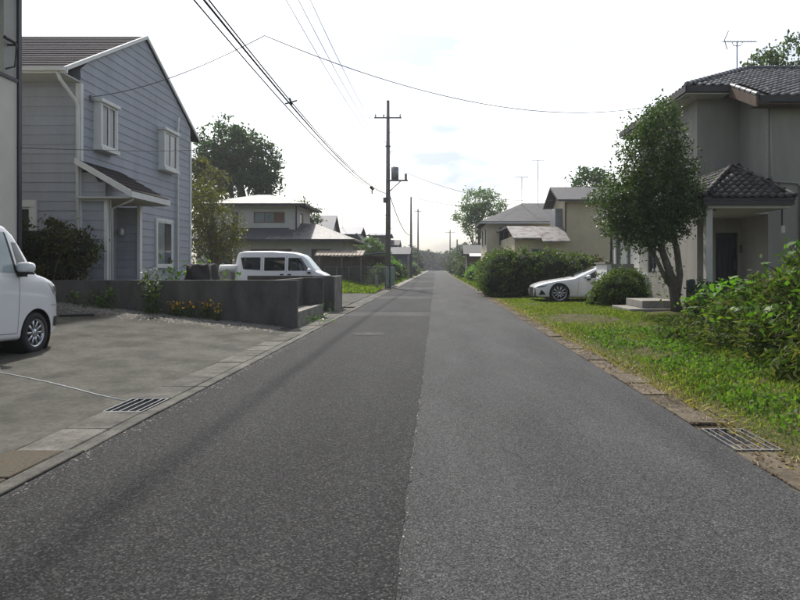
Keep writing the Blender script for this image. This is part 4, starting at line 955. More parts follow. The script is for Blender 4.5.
# -- white sports sedan behind the gate wall, nose to the road
c = Car(4.68, .905, [(0, .46), (.015, .53), (.06, .59), (.2, .655), (.45, .725), (.85, .80), (1.25, .855), (1.42, .875), (1.9, 1.10), (2.25, 1.24), (2.6, 1.32), (2.95, 1.345), (3.3, 1.32), (3.8, 1.18), (4.1, 1.04), (4.5, 1.02), (4.62, .95), (4.68, .8)],
        [(0, .46), (.3, .60), (1.0, .74), (1.6, .81), (3.5, .90), (4.68, .94)], .16, (.90, 3.70), .33, .375, .34, fr=.75, fa=.20, rr=.5)
E_ = thing('sedan', 'white sports sedan with dark grille parked by the hedge', 'car', (3.62+4.68/2, 24.3, .015), None, R(180))
finish_car(c, E_, 'car_white', 10, 'alloy', .80)
c.top_patch(1.48, 2.3, .70, .58).build('windscreen', 'car_glass', E_, True, local=True)
c.side([(1.78, .87), (2.72, .89), (2.72, 1.24), (2.36, 1.20)]).each('side_window', 'car_glass', E_, True, local=True)
c.side([(2.80, .895), (3.55, .92), (3.35, 1.22), (2.80, 1.24)]).each('side_window', 'car_glass', E_, True, local=True)
def spindle(u, v):
    z = .19+.34*v; wd = .42+.30*abs(v-.45); return c.P(-.008+.02*0, (u*2-1)*wd, z)
MB().grid(spindle, 10, 10).build('grille', 'black_plastic', E_, local=True)
c.side([(.05, .515), (.34, .56), (.56, .66), (.16, .595)], off=.010, n=14).each('headlight', 'lamp_glass', E_, True, local=True)
c.side([(.08, .525), (.34, .566), (.44, .61), (.14, .566)], off=.016, n=12).each('headlight_trim', 'black_plastic', E_, True, local=True)
c.side([(.004, .22), (.05, .22), (.035, .52), (.004, .52)], off=.02, n=10).each('grille_edge', 'black_plastic', E_, True, local=True)
c.side([(.16, .26), (.40, .27), (.34, .36), (.24, .46)], off=.006).each('bumper_vent', 'black_plastic', E_, True, local=True)
mb = MB(); c.side([(1.55, .24), (1.558, .24), (1.62, .85), (1.612, .85)], off=.002, n=6, mb=mb); c.side([(2.75, .24), (2.758, .24), (2.758, .92), (2.75, .92)], off=.002, n=6, mb=mb); mb.each('door_seam', 'black_plastic', E_, local=True)
mirror(c, E_, 1.95, .92)

# ------------------------------------------------------------ poles and wires
def upole(x, y, h, label, arms=()):
    t = thing('utility_pole', label, 'utility pole', (x, y, 0), 'utility poles along the street')
    MB().tube([(x, y, -.03), (x, y, h*.5), (x, y, h)], [.17, .14, .10], 14).build('pole_shaft', 'pole', t, True)
    for z, w0, w1 in arms:
        a = MB().box(x+w0, x+w1, y-.16, y-.08, z-.04, z+.04).build('crossarm', 'pole', t)
        for q in (w0+.08, w1-.08, w0+.08+(w1-w0)*.3): MB().tube([(x+q, y-.12, z+.04), (x+q, y-.12, z+.12), (x+q, y-.12, z+.22)], [.03, .06, .04], 8).build('insulator', 'white_plain', a)
    return t
p1 = upole(-3.0, 40, 11.7, 'tall utility pole with crossarm and transformer box left of the road', [(10.6, -.85, .85)])
MB().tube([(-2.55, 39.8, 6.75), (-2.55, 39.8, 7.5)], .24, 14).build('transformer', 'metal_grey', p1, True)
MB().box(-3.1, -1.75, 39.72, 39.80, 6.62, 6.72).tube([(-2.9, 39.8, 6.0), (-2.2, 39.76, 6.62)], .03, 6).build('transformer_bracket', 'pole', p1)
MB().box(-1.95, -1.8, 39.7, 39.85, 6.72, 7.1).build('switch_box', 'metal_grey', p1)
MB().tube([(-2.86, 39.86, 0), (-2.86, 39.86, 5.2), (-2.9, 39.9, 6.6)], .035, 8).build('conduit', 'metal_grey', p1, True)
for i in range(14): MB().tube([(-3.0+(.12 if i % 2 else -.12), 39.95, 1.9+i*.6), (-3.0+(.32 if i % 2 else -.32), 39.95, 1.92+i*.6)], .012, 5).build('step_bolt', 'galvanised', p1)
MB().box(-3.28, -3.12, 39.7, 39.95, 5.3, 5.62).build('junction_box', 'cable_grey', p1)
for z in (2.2, 4.5, 8.8): MB().tube([(-3, 40, z), (-3, 40, z+.08)], .16, 12).build('band', 'galvanised', p1)
upole(-3.0, 77, 9.7, 'second utility pole thin and dark beyond the tall pole'); upole(-3.0, 107, 11.0, 'third utility pole paler beside the second', [(10.6, -.6, .6)])
upole(2.9, 132, 9.0, 'faint far utility pole on the right above the shrubs', [(8.4, -1, 1)]); upole(3.3, 100, 5.6, 'short far pole among the right roadside shrubs')
def wire(name, label, a, b, sag, r=.012, n=28, cat='cable', m='cable'):
    a, b = Vector(a), Vector(b); pts = []
    for i in range(n+1):
        t = i/n; p = a.lerp(b, t); p.z -= sag*4*t*(1-t); pts.append(p)
    return tag(MB().tube(pts, r, 5).build(name, m, smooth=True), label, cat, 'overhead wires')
wire('telephone_cable', 'thick black cable bundle sagging from the tall pole overhead to upper left', (-3.05, 39.8, 5.85), (-2.9, -14, 6.3), 1.45, .016, 48)
wire('telephone_cable', 'second black cable twined beside the thick bundle to the tall pole', (-3.02, 39.8, 5.88), (-2.87, -14, 6.38), 1.47, .011, 48)
wire('telephone_cable', 'third black strand hanging close under the thick cable bundle', (-3.0, 39.8, 5.78), (-2.97, -14, 6.22), 1.50, .009, 48)
wire('service_cable', 'thin grey cable just left of the thick black bundle', (-3.1, 39.8, 5.7), (-3.1, -14, 6.3), 1.38, .007, 48, m='cable_grey')
for i, dx in enumerate((-.12, 0, .12)):
    wire('power_line', ['left', 'middle', 'right'][i]+' line of the three faint upper wires above the bundle', (-3.15+dx, 39.8, 8.6+.15*i), (-3.1+dx*3, -14, 9.2), 1.6, .008, 40, m='cable_grey')
mb = MB(); mb.tube([(-3.12, 13.25, 4.68), (-2.86, 13.15, 4.72)], .016, 6).tube([(-3.02, 13.2, 4.78), (-2.98, 13.2, 4.64)], .022, 8); tag(mb.build('cable_clamp', 'cable'), 'small clamp on the cable bundle high above the driveway', 'clamp')
mb = MB(); mb.tube([(-3.0, 29.6, 4.98), (-3.0, 30.4, 5.02)], .07, 8).tube([(-3.0, 30.0, 5.0), (-3.0, 30.0, 4.72)], .03, 6); tag(mb.build('cable_joint', 'cable'), 'dark cable joint just left of the tall pole', 'joint')
wire('service_cable', 'wire from the cable bundle down to the clapboard house eave', (-3.0, 11.2, 5.35), (-8.25, 15.4, 5.4), .18, .008)
wire('service_cable', 'wire crossing the sky from the cable bundle to the stucco house', (-3.0, 11.2, 5.35), (7.3, 18.4, 6.2), .85, .008)
wire('service_cable', 'wire crossing in front of the clapboard gable', (-8.25, 12.4, 3.62), (-3.0, 24, 6.2), .25, .007)
wire('service_cable', 'wire from the tall pole down to the beige gable roof', (-2.9, 40, 7.7), (7.4, 39.2, 5.4), .75, .012)
wire('service_cable', 'lower wire from the tall pole over the road to the right', (-2.9, 40, 6.1), (6.2, 49, 6.2), .6, .010, m='cable_grey')
wire('telephone_cable', 'dark cable drooping from the tall pole to the second pole', (-2.9, 40.2, 5.8), (-3.0, 77, 5.2), .8, .03)
wire('power_line', 'faint wire from the tall pole to the left over the roofs', (-3.1, 40, 8.2), (-14, 46, 6), .4, .010, m='cable_grey')
wire('power_line', 'faint upper wire from the first to the second pole', (-2.9, 40.2, 8.6), (-3.0, 77, 8.6), .7, .010, m='cable_grey')

# ------------------------------------------------------------ small things on the driveway
pts = [(-5.15, 7.55), (-4.95, 7.25), (-4.6, 7.08), (-4.15, 6.85), (-3.7, 6.58), (-3.35, 6.36), (-3.0, 6.18)]
tag(MB().tube([(x, y, lot_z(x, y)+.004) for x, y in pts], .0075, 6).build('rope', 'rope_white', smooth=True), 'white rope lying across the driveway to the drain grate', 'rope')
tag(MB().tube([(-7.05, 11.95, lot_z(-7.05, 11.95)+.02), (-6.6, 12.35, lot_z(-6.6, 12.35)+.03)], .022, 6).build('rod', 'black_plastic'), 'black rod on the driveway right of the white wagon', 'rod')
# dark boulder and white tank behind the wall
bm = bmesh.new(); bmesh.ops.create_icosphere(bm, subdivisions=4, radius=1)
for v in bm.verts:
    p = v.co; f = 1+.09*math.sin(p.x*7+2)*math.sin(p.y*6)+.07*math.sin(p.z*9+p.x*5)
    p.x = max(-.8, min(.8, p.x*1.25)); p.z = max(-.8, min(.62, p.z*1.2)); top = (p.z+.8)/1.4
    v.co = Vector((p.x*(.58-.27*top)*f+.0-.06*top, p.y*.5*f, p.z*.55*f))
me = bpy.data.meshes.new('garden_rock'); bm.to_mesh(me); bm.free()
o = tag(link('garden_rock', me, 'rock_dark'), 'dark flat-topped rock behind the wall below the clapboard house', 'rock'); o.location = (-5.65, 15.6, .95); o.scale = (1, 1, 1.15)
t = thing('storage_tank', 'small white tank on a concrete stand behind the white van', 'tank', (-7.85, 24, 0))
MB().box(-8.05, -7.6, 23.7, 24.2, 0, 1.12).build('stand', 'concrete_pale', t); MB().tube([(-8.1, 23.95, 1.26), (-8.06, 23.95, 1.26), (-7.5, 23.95, 1.26), (-7.46, 23.95, 1.26)], [.08, .13, .13, .08], 16).build('tank', 'white_plain', t, True)

# ------------------------------------------------------------ vegetation
def shrub(name, label, blobs, nleaf, size, lm, cat='shrub', group=None, aspect=.5, cl=None, cr=.12, up=0., corek=.8, stems=4):
    b0 = blobs[0]; base = (b0[0], b0[1], max(0, b0[2]-b0[5])); t = thing(name, label, cat, base, group)
    cl = cl or max(20, nleaf//25); P, C = crown_points(blobs, cl, max(4, nleaf//cl), cr, .8)
    P = P[P[:, 2] > .02]
    leaves('foliage', P, size, lm, t, aspect, up)
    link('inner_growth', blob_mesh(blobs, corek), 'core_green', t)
    mb = MB()
    for i in range(stems): mb.tube(limb((base[0]+rng.normal()*.1, base[1]+rng.normal()*.1, 0), C[rng.integers(len(C))], 0, 4), [.03, .025, .02, .015, .008], 5)
    mb.build('stem', 'bark', t, True); return t

# street tree in front of the stucco house: small glossy leaves, several stems
t = thing('garden_tree', 'small leafy tree with twin trunks in front of the stucco house', 'tree', (6.15, 16.3, .1))
bl = [(5.35, 16.2, 3.0, 1.15, 1.0, 1.15), (5.45, 16.2, 4.2, .85, .8, 1.05), (5.75, 16.1, 3.3, .85, .8, 1.2), (4.75, 16.2, 2.9, .8, .75, .85), (5.65, 16.2, 4.9, .5, .5, .65), (5.2, 16.0, 2.3, .9, .8, .55), (6.2, 16.0, 2.9, .55, .6, .8)]
P, C = crown_points(bl, 820, 38, .20, .45, 1.)
P2, C2 = crown_points([(b[0], b[1], b[2], b[3]*1.16, b[4]*1.12, b[5]*1.12) for b in bl], 120, 14, .12, .95, 1.3)
P3 = np.array([Vector((6.05, 16.3, 0)).lerp(Vector((5.6, 16.25, 2.2)), k) for k in rng.random(260)]); P3[:, 2] = .6+1.5*rng.random(260); P3 += rng.normal(size=P3.shape)*np.array([.16, .16, .1])
leaves('crown', np.concatenate([P, P2, P3]), .072, 'leaf_tree', t, .5, .1, jit=.6)
mb = MB(); tr = [(6.15, 16.3, .05), (6.08, 16.3, .5), (6.0, 16.28, 1.0), (5.78, 16.25, 1.6), (5.55, 16.2, 2.3), (5.45, 16.2, 3.2), (5.5, 16.2, 4.4)]
mb.tube(tr, [.17, .125, .115, .09, .075, .05, .025], 10); tr2 = [(6.1, 16.3, .45), (6.2, 16.28, 1.1), (6.12, 16.25, 1.7), (5.98, 16.2, 2.3), (5.85, 16.2, 3.2)]
mb.tube(tr2, [.11, .09, .08, .06, .03], 9); mb.tube([(6.02, 16.3, .75), (5.82, 16.3, 1.05), (5.6, 16.25, 1.5), (5.2, 16.2, 2.2), (4.9, 16.2, 2.8)], [.07, .06, .05, .04, .02], 8)
for i in range(26): mb.tube(limb(tr[rng.integers(3, 7)], C[rng.integers(len(C))], .05, 4), [.03, .024, .018, .012, .006], 5)
mb.build('trunk', 'bark_grey', t, True)

# round shrub by the gate wall and its neighbour
shrub('round_shrub', 'clipped round shrub beside the gate wall', [(5.65, 19.3, .62, .72, .6, .62), (5.35, 19.5, .5, .5, .5, .5)], 8000, .075, 'leaf_hedge', cr=.12, corek=.66)
shrub('low_shrub', 'small loose shrub at the foot of the pale gate wall', [(5.15, 20.3, .45, .42, .4, .45), (5.4, 20.7, .6, .35, .35, .5)], 1500, .09, 'leaf_hedge', cr=.14, corek=.6)
shrub('low_shrub', 'dark low plants behind the tree trunk by the porch', [(6.55, 15.2, .5, .45, .4, .5)], 1100, .08, 'leaf_dark', cr=.14, corek=.6)
# big hedge along the road
hb = [(2.9, 28.2, .9, .95, 1.0, 1.15), (3.9, 28.0, .95, 1.0, .9, 1.2), (5.0, 28.0, .95, 1.0, .9, 1.15), (6.1, 28.0, .9, 1.0, .9, 1.05), (3.0, 29.9, .9, 1.0, 1.1, 1.15), (2.95, 31.8, .9, 1.0, 1.1, 1.1)]
shrub('hedge', 'tall dark hedge beside the road behind the white sedan', hb, 24000, .11, 'leaf_hedge', 'hedge', cr=.19, corek=.78)
shrub('hedge', 'brownish lower end of the hedge above the white sedan', [(7.0, 28.2, .75, .9, .8, .95), (7.9, 28.6, .7, .8, .8, .85)], 5200, .11, 'leaf_red', 'hedge', cr=.19, corek=.76)
# red-green shrub in front of the clapboard house
t = shrub('garden_shrub', 'dark reddish green shrub between white wagon and clapboard house', [(-8.9, 14.25, 1.75, .75, .42, .62), (-8.2, 14.2, 1.72, .6, .4, .5), (-9.4, 14.25, 1.5, .6, .4, .6), (-7.85, 14.15, 1.75, .4, .36, .4), (-8.5, 14.2, 1.25, .7, .4, .45)], 6500, .085, 'leaf_red', cr=.14, corek=.62, stems=7)
# olive tree by the clapboard house, thin
tree('thin_tree', 'sparse olive tree right of the clapboard house', (-10.4, 30, .02), [(-10.6, 30, 4.0, 1.0, 1.0, 1.1), (-10.2, 30, 3.0, 1.2, 1.0, 1.0), (-10.9, 30, 2.6, .9, .9, 1.0), (-9.8, 30, 2.2, .8, .8, .7), (-11.2, 30, 4.6, .9, .9, .9)], 170, 30, .38, .13, 'leaf_olive', r0=.09, nlimb=40, shell=.5)
tree('broad_tree', 'lighter green tree behind the clapboard house corner', (-17.5, 48, .0), [(-17.4, 48, 7.2, 1.7, 1.5, 1.8), (-17.2, 48, 5.4, 1.5, 1.5, 1.5), (-18.4, 48, 8.0, 1.4, 1.4, 1.6)], 160, 36, .5, .26, 'leaf_olive', r0=.16)
tree('broad_tree', 'large dark tree rising behind the hip roof house', (-17.2, 56, .0), [(-18.6, 56, 11.9, 2.2, 2.0, 2.4), (-17.2, 56, 11.0, 2.4, 2.2, 2.4), (-15.5, 56, 10.3, 2.0, 1.8, 2.0), (-17.4, 56, 8.6, 3.0, 2.2, 1.9), (-14.9, 56, 8.8, 1.4, 1.4, 1.5), (-18.8, 56, 9.6, 2.0, 2.0, 2.0)], 400, 44, .55, .30, 'leaf_dark', r0=.30, nlimb=24)
tree('broad_tree', 'small dark tree top right of the hip roof house', (-11.3, 54, .0), [(-11.3, 54, 6.0, 1.0, 1.0, 1.0), (-10.3, 54, 5.6, .8, .8, .7)], 50, 30, .4, .22, 'leaf_dark', r0=.10)
tree('broad_tree', 'leafy tree top behind the tiled roof at the right edge', (19.5, 34, .0), [(17.5, 34, 11.3, 1.2, 1.2, 1.5), (19.2, 34, 11.6, 1.4, 1.3, 2.0), (18.6, 34, 9.4, 1.8, 1.6, 1.6)], 190, 36, .42, .22, 'leaf_tree', r0=.22, nlimb=20)
tree('broad_tree', 'dark tree behind the beige gable house', (12.2, 50, .0), [(11.8, 50, 7.4, 1.6, 1.5, 1.6), (13, 50, 6.6, 1.6, 1.5, 1.8)], 110, 34, .5, .26, 'leaf_dark', r0=.16)
tree('pale_tree', 'pale airy tree beside the beige hip roof house', (4.9, 72, .0), [(4.6, 72, 8.6, 1.9, 1.6, 1.5), (5.9, 72, 8.0, 1.9, 1.6, 2.0), (3.6, 72, 7.0, 1.6, 1.5, 1.4), (5.2, 72, 6.0, 2.2, 1.8, 1.8)], 230, 26, .5, .26, 'leaf_pale', r0=.16, nlimb=26)
tree('garden_tree', 'light green garden tree left of the tall pole', (-5.9, 56, .0), [(-5.9, 56, 2.8, 1.1, 1.0, 1.1), (-5.2, 56, 2.4, .9, .9, .9)], 70, 34, .35, .2, 'leaf_pale', r0=.09)
# right roadside greenery going away
for i, (x, y, z, w, lm, lb) in enumerate([(3.1, 55, 1.0, 1.0, 'leaf_bright', 'bright green roadside bush right of the road beyond the hedge'), (3.4, 70, 1.7, 1.5, 'leaf_hedge', 'tall roadside bush in front of the small shed'), (3.3, 84, 2.2, 1.4, 'leaf_tree', 'dark bush under the pale tree by the road'),
        (3.6, 98, 2.7, 1.7, 'leaf_dark', 'bushy tree near the short far pole'), (3.3, 116, 2.6, 1.6, 'leaf_hedge', 'far roadside tree between the two right poles'), (3.6, 140, 3.2, 2.2, 'leaf_tree', 'far tree by the faint right pole')]):
    shrub('roadside_bush', lb, [(x+.4, y, z*.5, w, w*1.4, z*.62), (x+.9, y+3, z*.75, w*1.1, w*1.6, z*.8)], 3000, .13+y*.0016, lm, 'bush', 'roadside bushes on the right', cr=.3, corek=.85)
for i, (x, y, z, w, lm, lb) in enumerate([(-4.0, 48, 1.3, .9, 'leaf_hedge', 'roadside bush just right of the tall pole foot'), (-3.9, 56, 1.6, 1.0, 'leaf_bright', 'lighter roadside bush left of the road beyond the tall pole'), (-4.0, 66, 1.5, 1.1, 'leaf_hedge', 'dark bush in front of the roadside shed'), (-3.6, 92, 1.6, 1.2, 'leaf_pale', 'pale bush beyond the roadside shed'), (-4.4, 120, 3.3, 2.2, 'leaf_dark', 'far dark trees left of the road end')]):
    shrub('roadside_bush', lb, [(x, y, z*.5, w, w*1.4, z*.6), (x-.5, y+2.4, z*.7, w, w*1.4, z*.7)], 2600, .13+y*.0016, lm, 'bush', 'roadside bushes on the left', cr=.28, corek=.85)
far = [(-16, 205, 7), (-10, 215, 8.5), (-4.5, 225, 7.5), (0.5, 235, 6.6), (4.2, 222, 7.2), (8.5, 212, 9.5), (14, 220, 10), (-22, 200, 8), (20, 205, 10), (6.0, 178, 7.0), (-8.0, 170, 6.5)]
fl = ['leftmost', 'second', 'third', 'fourth', 'fifth', 'sixth', 'seventh', 'far left', 'far right', 'nearer right', 'nearer left']
for i, (x, y, h) in enumerate(far):
    shrub('far_tree', 'hazy dark tree closing the road end, '+fl[i]+' of the row', [(x, y, h*.45, 3.2, 2.5, h*.5), (x+2, y+2, h*.55, 2.6, 2.4, h*.45)], 1500, .62, 'leaf_dark', 'tree', 'trees at the far end of the road', cr=.7, corek=.88)
stuff(link('distant_woods', blob_mesh([(x, 250+rng.random()*30, -1, 9, 7, 4+rng.random()*2) for x in range(-120, 121, 9)], 1., sub=2), 'core_green'), 'distant dark wooded skyline behind the last trees', 'woods')

# leafy bank on the right: big leaves above, narrow bamboo leaves below
SB = [(5.0, 10.7, .30, .85, 1.1, .58), (5.2, 9.3, .45, 1.05, 1.1, .78), (4.9, 8.0, .40, 1.0, 1.0, .85), (5.9, 8.6, .6, 1.2, 1.6, .95), (4.8, 6.8, .3, 1.0, 1.0, .78), (6.6, 10.6, .5, 1.2, 1.6, .75), (4.9, 5.9, .25, 1.0, .8, .62), (5.0, 8.4, .75, .8, .8, .82), (4.5, 6.7, .2, .8, .9, .5), (4.6, 9.6, .3, .6, .9, .5), (4.35, 7.6, .25, .55, .9, .55), (4.3, 10.6, .15, .6, .8, .35), (4.15, 6.6, .1, .5, .9, .38), (4.1, 8.9, .1, .5, .9, .36)]
t = thing('leafy_shrub', 'large sprawling shrub with broad leaves and bamboo grass at the right edge', 'shrub', (5.2, 8.8, .1))
P, C = crown_points(SB, 1300, 26, .16, .6)
P = P[P[:, 2] > .05]; dn = unit(np.stack([rng.normal(size=len(P))-.6, rng.normal(size=len(P))-.5, rng.normal(size=len(P))*.5-.25], 1))
leaves('bamboo_foliage', P, .13, 'leaf_bamboo', t, .22, 0, .15, .4, .08, dn)['kind'] = 'stuff'
P, C = crown_points([(b[0], b[1], b[2]+.02, b[3], b[4], b[5]) for b in SB], 330, 22, .17, .8); P = P[P[:, 2] > .42+.25*rng.random(len(P))]  # bright leaves only high up, so the darker lower part imitates shade
leaves('small_foliage', P, .085, 'weed', t, .6, .1)['kind'] = 'stuff'
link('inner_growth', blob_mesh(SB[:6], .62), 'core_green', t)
def big_leaf(sz, seed):
    """broad lobed leaf with a folded midrib and drooping tip, along +Y"""
    mb = MB(); k = 7; out = []
    for i in range(k+1):
        s_ = i/k; wd = .52*math.sin(math.pi*min(1, s_**.75))**.8*(1+.16*(-1)**i)+.002; y_ = s_; zz = -.30*s_*s_
        out.append([(-wd*.5, y_-.06*wd, zz-.05*wd+.05), (0, y_, zz), (wd*.5, y_-.06*wd, zz-.05*wd+.05)])
    vs = [tuple(c*sz for c in q) for r_ in out for q in r_]
    mb.add(vs, [(i*3+j, i*3+j+1, i*3+j+4, i*3+j+3) for i in range(k) for j in range(2)])
    me = mb.mesh('leaf', True); me.materials.append(MATS['leaf_big']); return me
LM = [big_leaf(s_, i) for i, s_ in enumerate((.11, .15, .19))]
stem = MB()
sprays = [((5.1, 10.4), (4.35, 9.9, .82)), ((5.2, 9.6), (4.6, 9.2, 1.05)), ((5.2, 9.4), (4.25, 8.9, .72)), ((5.3, 8.9), (4.75, 8.5, 1.25)), ((5.5, 8.4), (5.0, 8.1, 1.55)), ((5.2, 8.2), (4.55, 7.9, 1.0)), ((5.4, 7.9), (4.9, 7.6, 1.42)), ((5.3, 7.6), (4.3, 7.3, .85)), ((5.4, 7.2), (4.6, 6.9, 1.05)), ((5.6, 8.8), (5.4, 8.3, 1.5)), ((5.0, 10.9), (4.3, 10.8, .55)), ((5.3, 10.0), (4.9, 9.9, 1.15)), ((5.6, 9.6), (5.4, 9.3, 1.35)), ((5.2, 6.9), (4.3, 6.6, .7)), ((5.0, 11.2), (4.6, 11.3, .8))]
sprays += [((5.2, 8.6), (4.45, 8.0, 1.58)), ((5.4, 8.4), (4.75, 8.1, 1.72)), ((5.3, 8.9), (4.4, 8.6, 1.35)), ((5.2, 7.6), (4.35, 7.3, 1.35)), ((5.3, 9.8), (4.3, 9.6, 1.0)), ((5.0, 7.0), (4.0, 6.8, .8))]
sprays += [((5.2+rng.random()*.4, y_+.3), (4.15+rng.random()*.9, y_, .45+rng.random()*.7)) for y_ in np.linspace(6.0, 10.8, 26)]
for (bx, by), tip in sprays:
    L = limb((bx, by, .15), tip, .22, 6, .05); stem.tube(L, [.02, .018, .016, .014, .011, .008, .004], 6)
    for i in range(2, 7):
        for k in range(3 if i > 3 else 2):
            p = L[i]+Vector(rng.normal(size=3))*.035; az = rng.random()*6.28; 
            ob = link('leaf', LM[rng.integers(3)], None, t); ob.location = p-t.location
            ob.rotation_euler = (rng.normal()*.35-.15, rng.normal()*.35, az)
stem.build('stem', 'bark', t, True)

# grass verge: blades, weeds, straw
def blades(n, xf, yf, zf, h0, h1, m, name, label, w=.010, lean=.5, keep=None):
    y = yf(n); x = xf(y); ok = np.ones(n, bool) if keep is None else keep(x, y); x, y = x[ok], y[ok]; n = len(x)
    z = np.array([zf(a, b) for a, b in zip(x, y)]); P = np.stack([x, y, z-.005], 1); h = h0+(h1-h0)*rng.random(n)**1.5
    h *= np.clip(.8+.5*np.sin(x*2.3+1)*np.sin(y*1.1), .5, 1.4)
    a = rng.random(n)*2*np.pi; wd = w*(1+y/14)
    s = np.stack([np.cos(a), np.sin(a), 0*a], 1)*wd[:, None]; l = np.stack([-np.sin(a), np.cos(a), 0*a], 1)*(h*lean*rng.normal(size=n))[:, None]
    up = np.stack([0*h, 0*h, h], 1); m1 = P+up*.55+l*.35; tip = P+up+l
    V = np.stack([P-s, P+s, m1+s*.7, tip, m1-s*.7], 1).reshape(-1, 3); F = np.arange(n*5).reshape(-1, 5)
    return stuff(link(name, npmesh(name, V, F, 5), m), label, 'grass')
def bare(x, y):
    d = ((x-3.5)/.75)**2+((y-15.3)/1.6)**2; d2 = ((x-2.9)/.35)**2+((y-9.5)/2.5)**2
    k = rng.random(len(x)); edge = np.clip((x-2.42)/.35, .05, 1)
    tr2 = .45+.55*np.clip(np.abs(x-3.3)/.5, 0, 1)*np.where(y > 10, 1, 1)
    return (k < edge*np.where(d < 1, .12, 1)*np.where(d2 < 1, .6, 1)*tr2) & ~((x > 5.3) & (y > 15.6) & (y < 21)) & (x < 7.6)
ydist = lambda n: 1.0+25.0*rng.random(n)**1.35
xwide = lambda y: 2.40+rng.random(len(y))*np.where(y < 11.5, 2.6, 4.6)
blades(88000, xwide, ydist, verge_z, .025, .085, 'grass', 'verge_grass', 'short bright green grass on the right verge', .0045, .6, bare)
blades(4200, lambda y: 2.34+rng.random(len(y))*.55*rng.random(len(y)), lambda n: 2.5+24*rng.random(n)**1.2, verge_z, .02, .07, 'grass_dry', 'dry_grass', 'dry straw coloured grass along the right gutter', .004, 1.6)
blades(7000, lambda y: 2.5+rng.random(len(y))*3.2, lambda n: 8.5+14*rng.random(n), verge_z, .02, .08, 'grass_dry', 'dry_grass', 'dry yellow grass mixed into the farther verge', .0035, .8, lambda x, y: (np.sin(x*2.1+y*.6)*np.sin(y*1.3)+rng.random(len(x)) > .3) & ~((x > 5.0) & (y > 16.3)))
V, F = pebbles(4200, lambda: (2.09+.42*rng.random()**.8, 2.5+24*rng.random()**1.5, .008), .005, .02)
stuff(link('leaf_litter', npmesh('leaf_litter', V, F, 3), 'litter'), 'brown dirt and leaf crumbs lying on the right gutter', 'litter')
n = 18000; y = 1.2+11*rng.random(n); x = 2.62+rng.random(n)**.8*2.3; k = np.sin(x*3.1+y*.9)*np.sin(y*2.1-x*1.7)+rng.random(n)*.9 > .25; x, y = x[k], y[k]
P = np.stack([x, y, np.array([verge_z(a, b) for a, b in zip(x, y)])+.02+.07*rng.random(len(x))], 1)
stuff(leaves('weeds', P, .042, 'weed', None, .75, .0, 0, .5, .1), 'small broad leaved weeds among the near verge grass', 'weeds')
blades(7000, lambda y: -2.99-rng.random(len(y))*5.8, lambda n: 31.1+5.5*rng.random(n), lambda x, y: .02+(.75*(y-31)/5.6*min(1, .15+(-2.99-x)/6*1.2)), .08, .2, 'grass', 'lawn_grass', 'bright green grass on the bank behind the walls', .012, .5)
blades(5000, lambda y: 2.5+rng.random(len(y))**1.5*2.2, lambda n: 32+60*rng.random(n)**1.4, lambda x, y: 0, .08, .3, 'grass', 'roadside_grass', 'green grass strip along the right road edge beyond the hedge', .012, .5)
blades(3500, lambda y: -3.0-rng.random(len(y))*.8, lambda n: 45+60*rng.random(n)**1.4, lambda x, y: 0, .06, .28, 'grass', 'roadside_grass', 'green grass strip along the left road edge beyond the fence', .012, .5)
# straw scattered on the right gutter
n = 420; y = 3+12*rng.random(n)**1.3; x = 2.08+.42*rng.random(n); a = rng.normal(size=n)*.7+1.5; L = .03+.09*rng.random(n)
V = np.stack([np.stack([x, y, 0*x+.018], 1), np.stack([x+.004, y, 0*x+.018], 1), np.stack([x+np.cos(a)*L, y+np.sin(a)*L, .02+.02*rng.random(n)], 1)], 1).reshape(-1, 3)
stuff(link('straw_litter', npmesh('straw_litter', V, np.arange(n*3).reshape(-1, 3), 3), 'straw'), 'dry straw scattered on the right gutter lids', 'straw')
V, F = pebbles(900, lambda: (-2.45+abs(rng.normal())*.06, 1.5+16*rng.random()**1.4, .004), .004, .013)
stuff(link('road_grit', npmesh('road_grit', V, F, 3), 'pebble'), 'loose grit lying along the left kerb', 'grit')
# small weeds on gutter and planter
for (x, y, z, r_, n, lb) in [(-3.0, 15.3, .02, .10, 160, 'small weed tuft at the foot of the planter ledge'), (-2.62, 14.6, .01, .25, 120, 'sparse yellowish weeds on the left gutter lids'), (-7.0, 18.2, .55, .5, 500, 'bright green plant behind the dark rock')]:
    P = np.stack([x+rng.normal(size=n)*r_, y+rng.normal(size=n)*r_, z+abs(rng.normal(size=n))*r_*.7+.02], 1)
    tag(leaves('weed_plant', P, .05 if r_ < .4 else .16, 'leaf_bright', None, .4, .5), lb, 'plant')['kind'] = 'stuff'
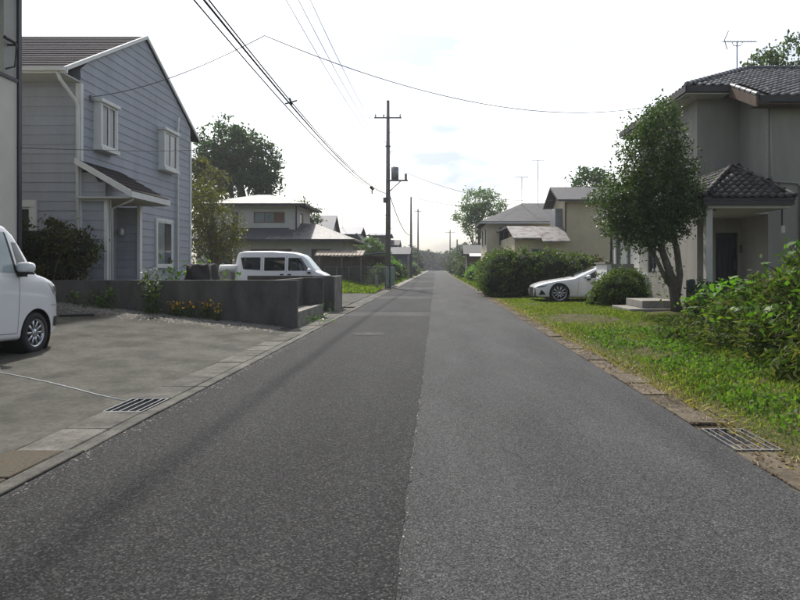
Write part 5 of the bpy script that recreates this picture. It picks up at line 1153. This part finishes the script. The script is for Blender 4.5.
# flowers along the wall
def flowers(x, y, n, hgt, spread, petal, label, name, nb=60):
    z = lot_z(x, y); t = thing(name, label, 'flowers', (x, y, z)); mb = MB(); tips = []
    for i in range(n):
        tip = (x+rng.normal()*spread, y+rng.normal()*spread*.3, z+hgt*(.6+.4*rng.random())); mb.tube(limb((x+rng.normal()*spread*.5, y, z), tip, 0, 3), .005, 4); tips.append(tip)
    mb.build('stem', 'leaf_bright', t)
    k = rng.integers(len(tips), size=nb*3); P = np.array(tips)[k]*1.0; P[:, 2] = z+(P[:, 2]-z)*rng.random(len(k)); P += rng.normal(size=P.shape)*.05
    leaves('foliage', P, .07, 'leaf_hedge', t, .4)
    k = rng.integers(len(tips), size=nb); leaves('blossom', np.array(tips)[k]+rng.normal(size=(nb, 3))*np.array([.04, .03, .05]), .05, petal, t, .9)
flowers(-5.9, 13.35, 5, .95, .08, 'petal_white', 'tall white flowering stem against the dark wall', 'white_flowers', 110)
flowers(-5.35, 13.4, 10, .28, .22, 'petal_orange', 'orange flowers at the foot of the dark wall', 'orange_flowers', 60)
flowers(-4.75, 13.4, 9, .36, .2, 'petal_orange', 'yellow orange flowers nearer the wall end', 'orange_flowers', 50)
flowers(-7.0, 13.4, 9, .35, .3, 'leaf_bright', 'low green plants at the wall left of the white flowers', 'low_plants', 60)

# ------------------------------------------------------------ haze
mb = MB().box(-300, 300, -80, 440, -2, 16.5); hz = bpy.data.objects.new('haze', mb.mesh('haze')); COL.objects.link(hz); hz['kind'] = 'stuff'; hz['label'] = 'pale sunlit haze filling the street air'; hz['category'] = 'haze'
m = bpy.data.materials.new('haze'); m.use_nodes = True; t_ = m.node_tree; t_.nodes.clear()
pv = t_.nodes.new('ShaderNodeVolumePrincipled'); pv.inputs['Color'].default_value = (.92, .95, 1, 1); pv.inputs['Density'].default_value = .0006; pv.inputs['Anisotropy'].default_value = .3
ou = t_.nodes.new('ShaderNodeOutputMaterial'); t_.links.new(pv.outputs[0], ou.inputs['Volume']); hz.data.materials.append(m)
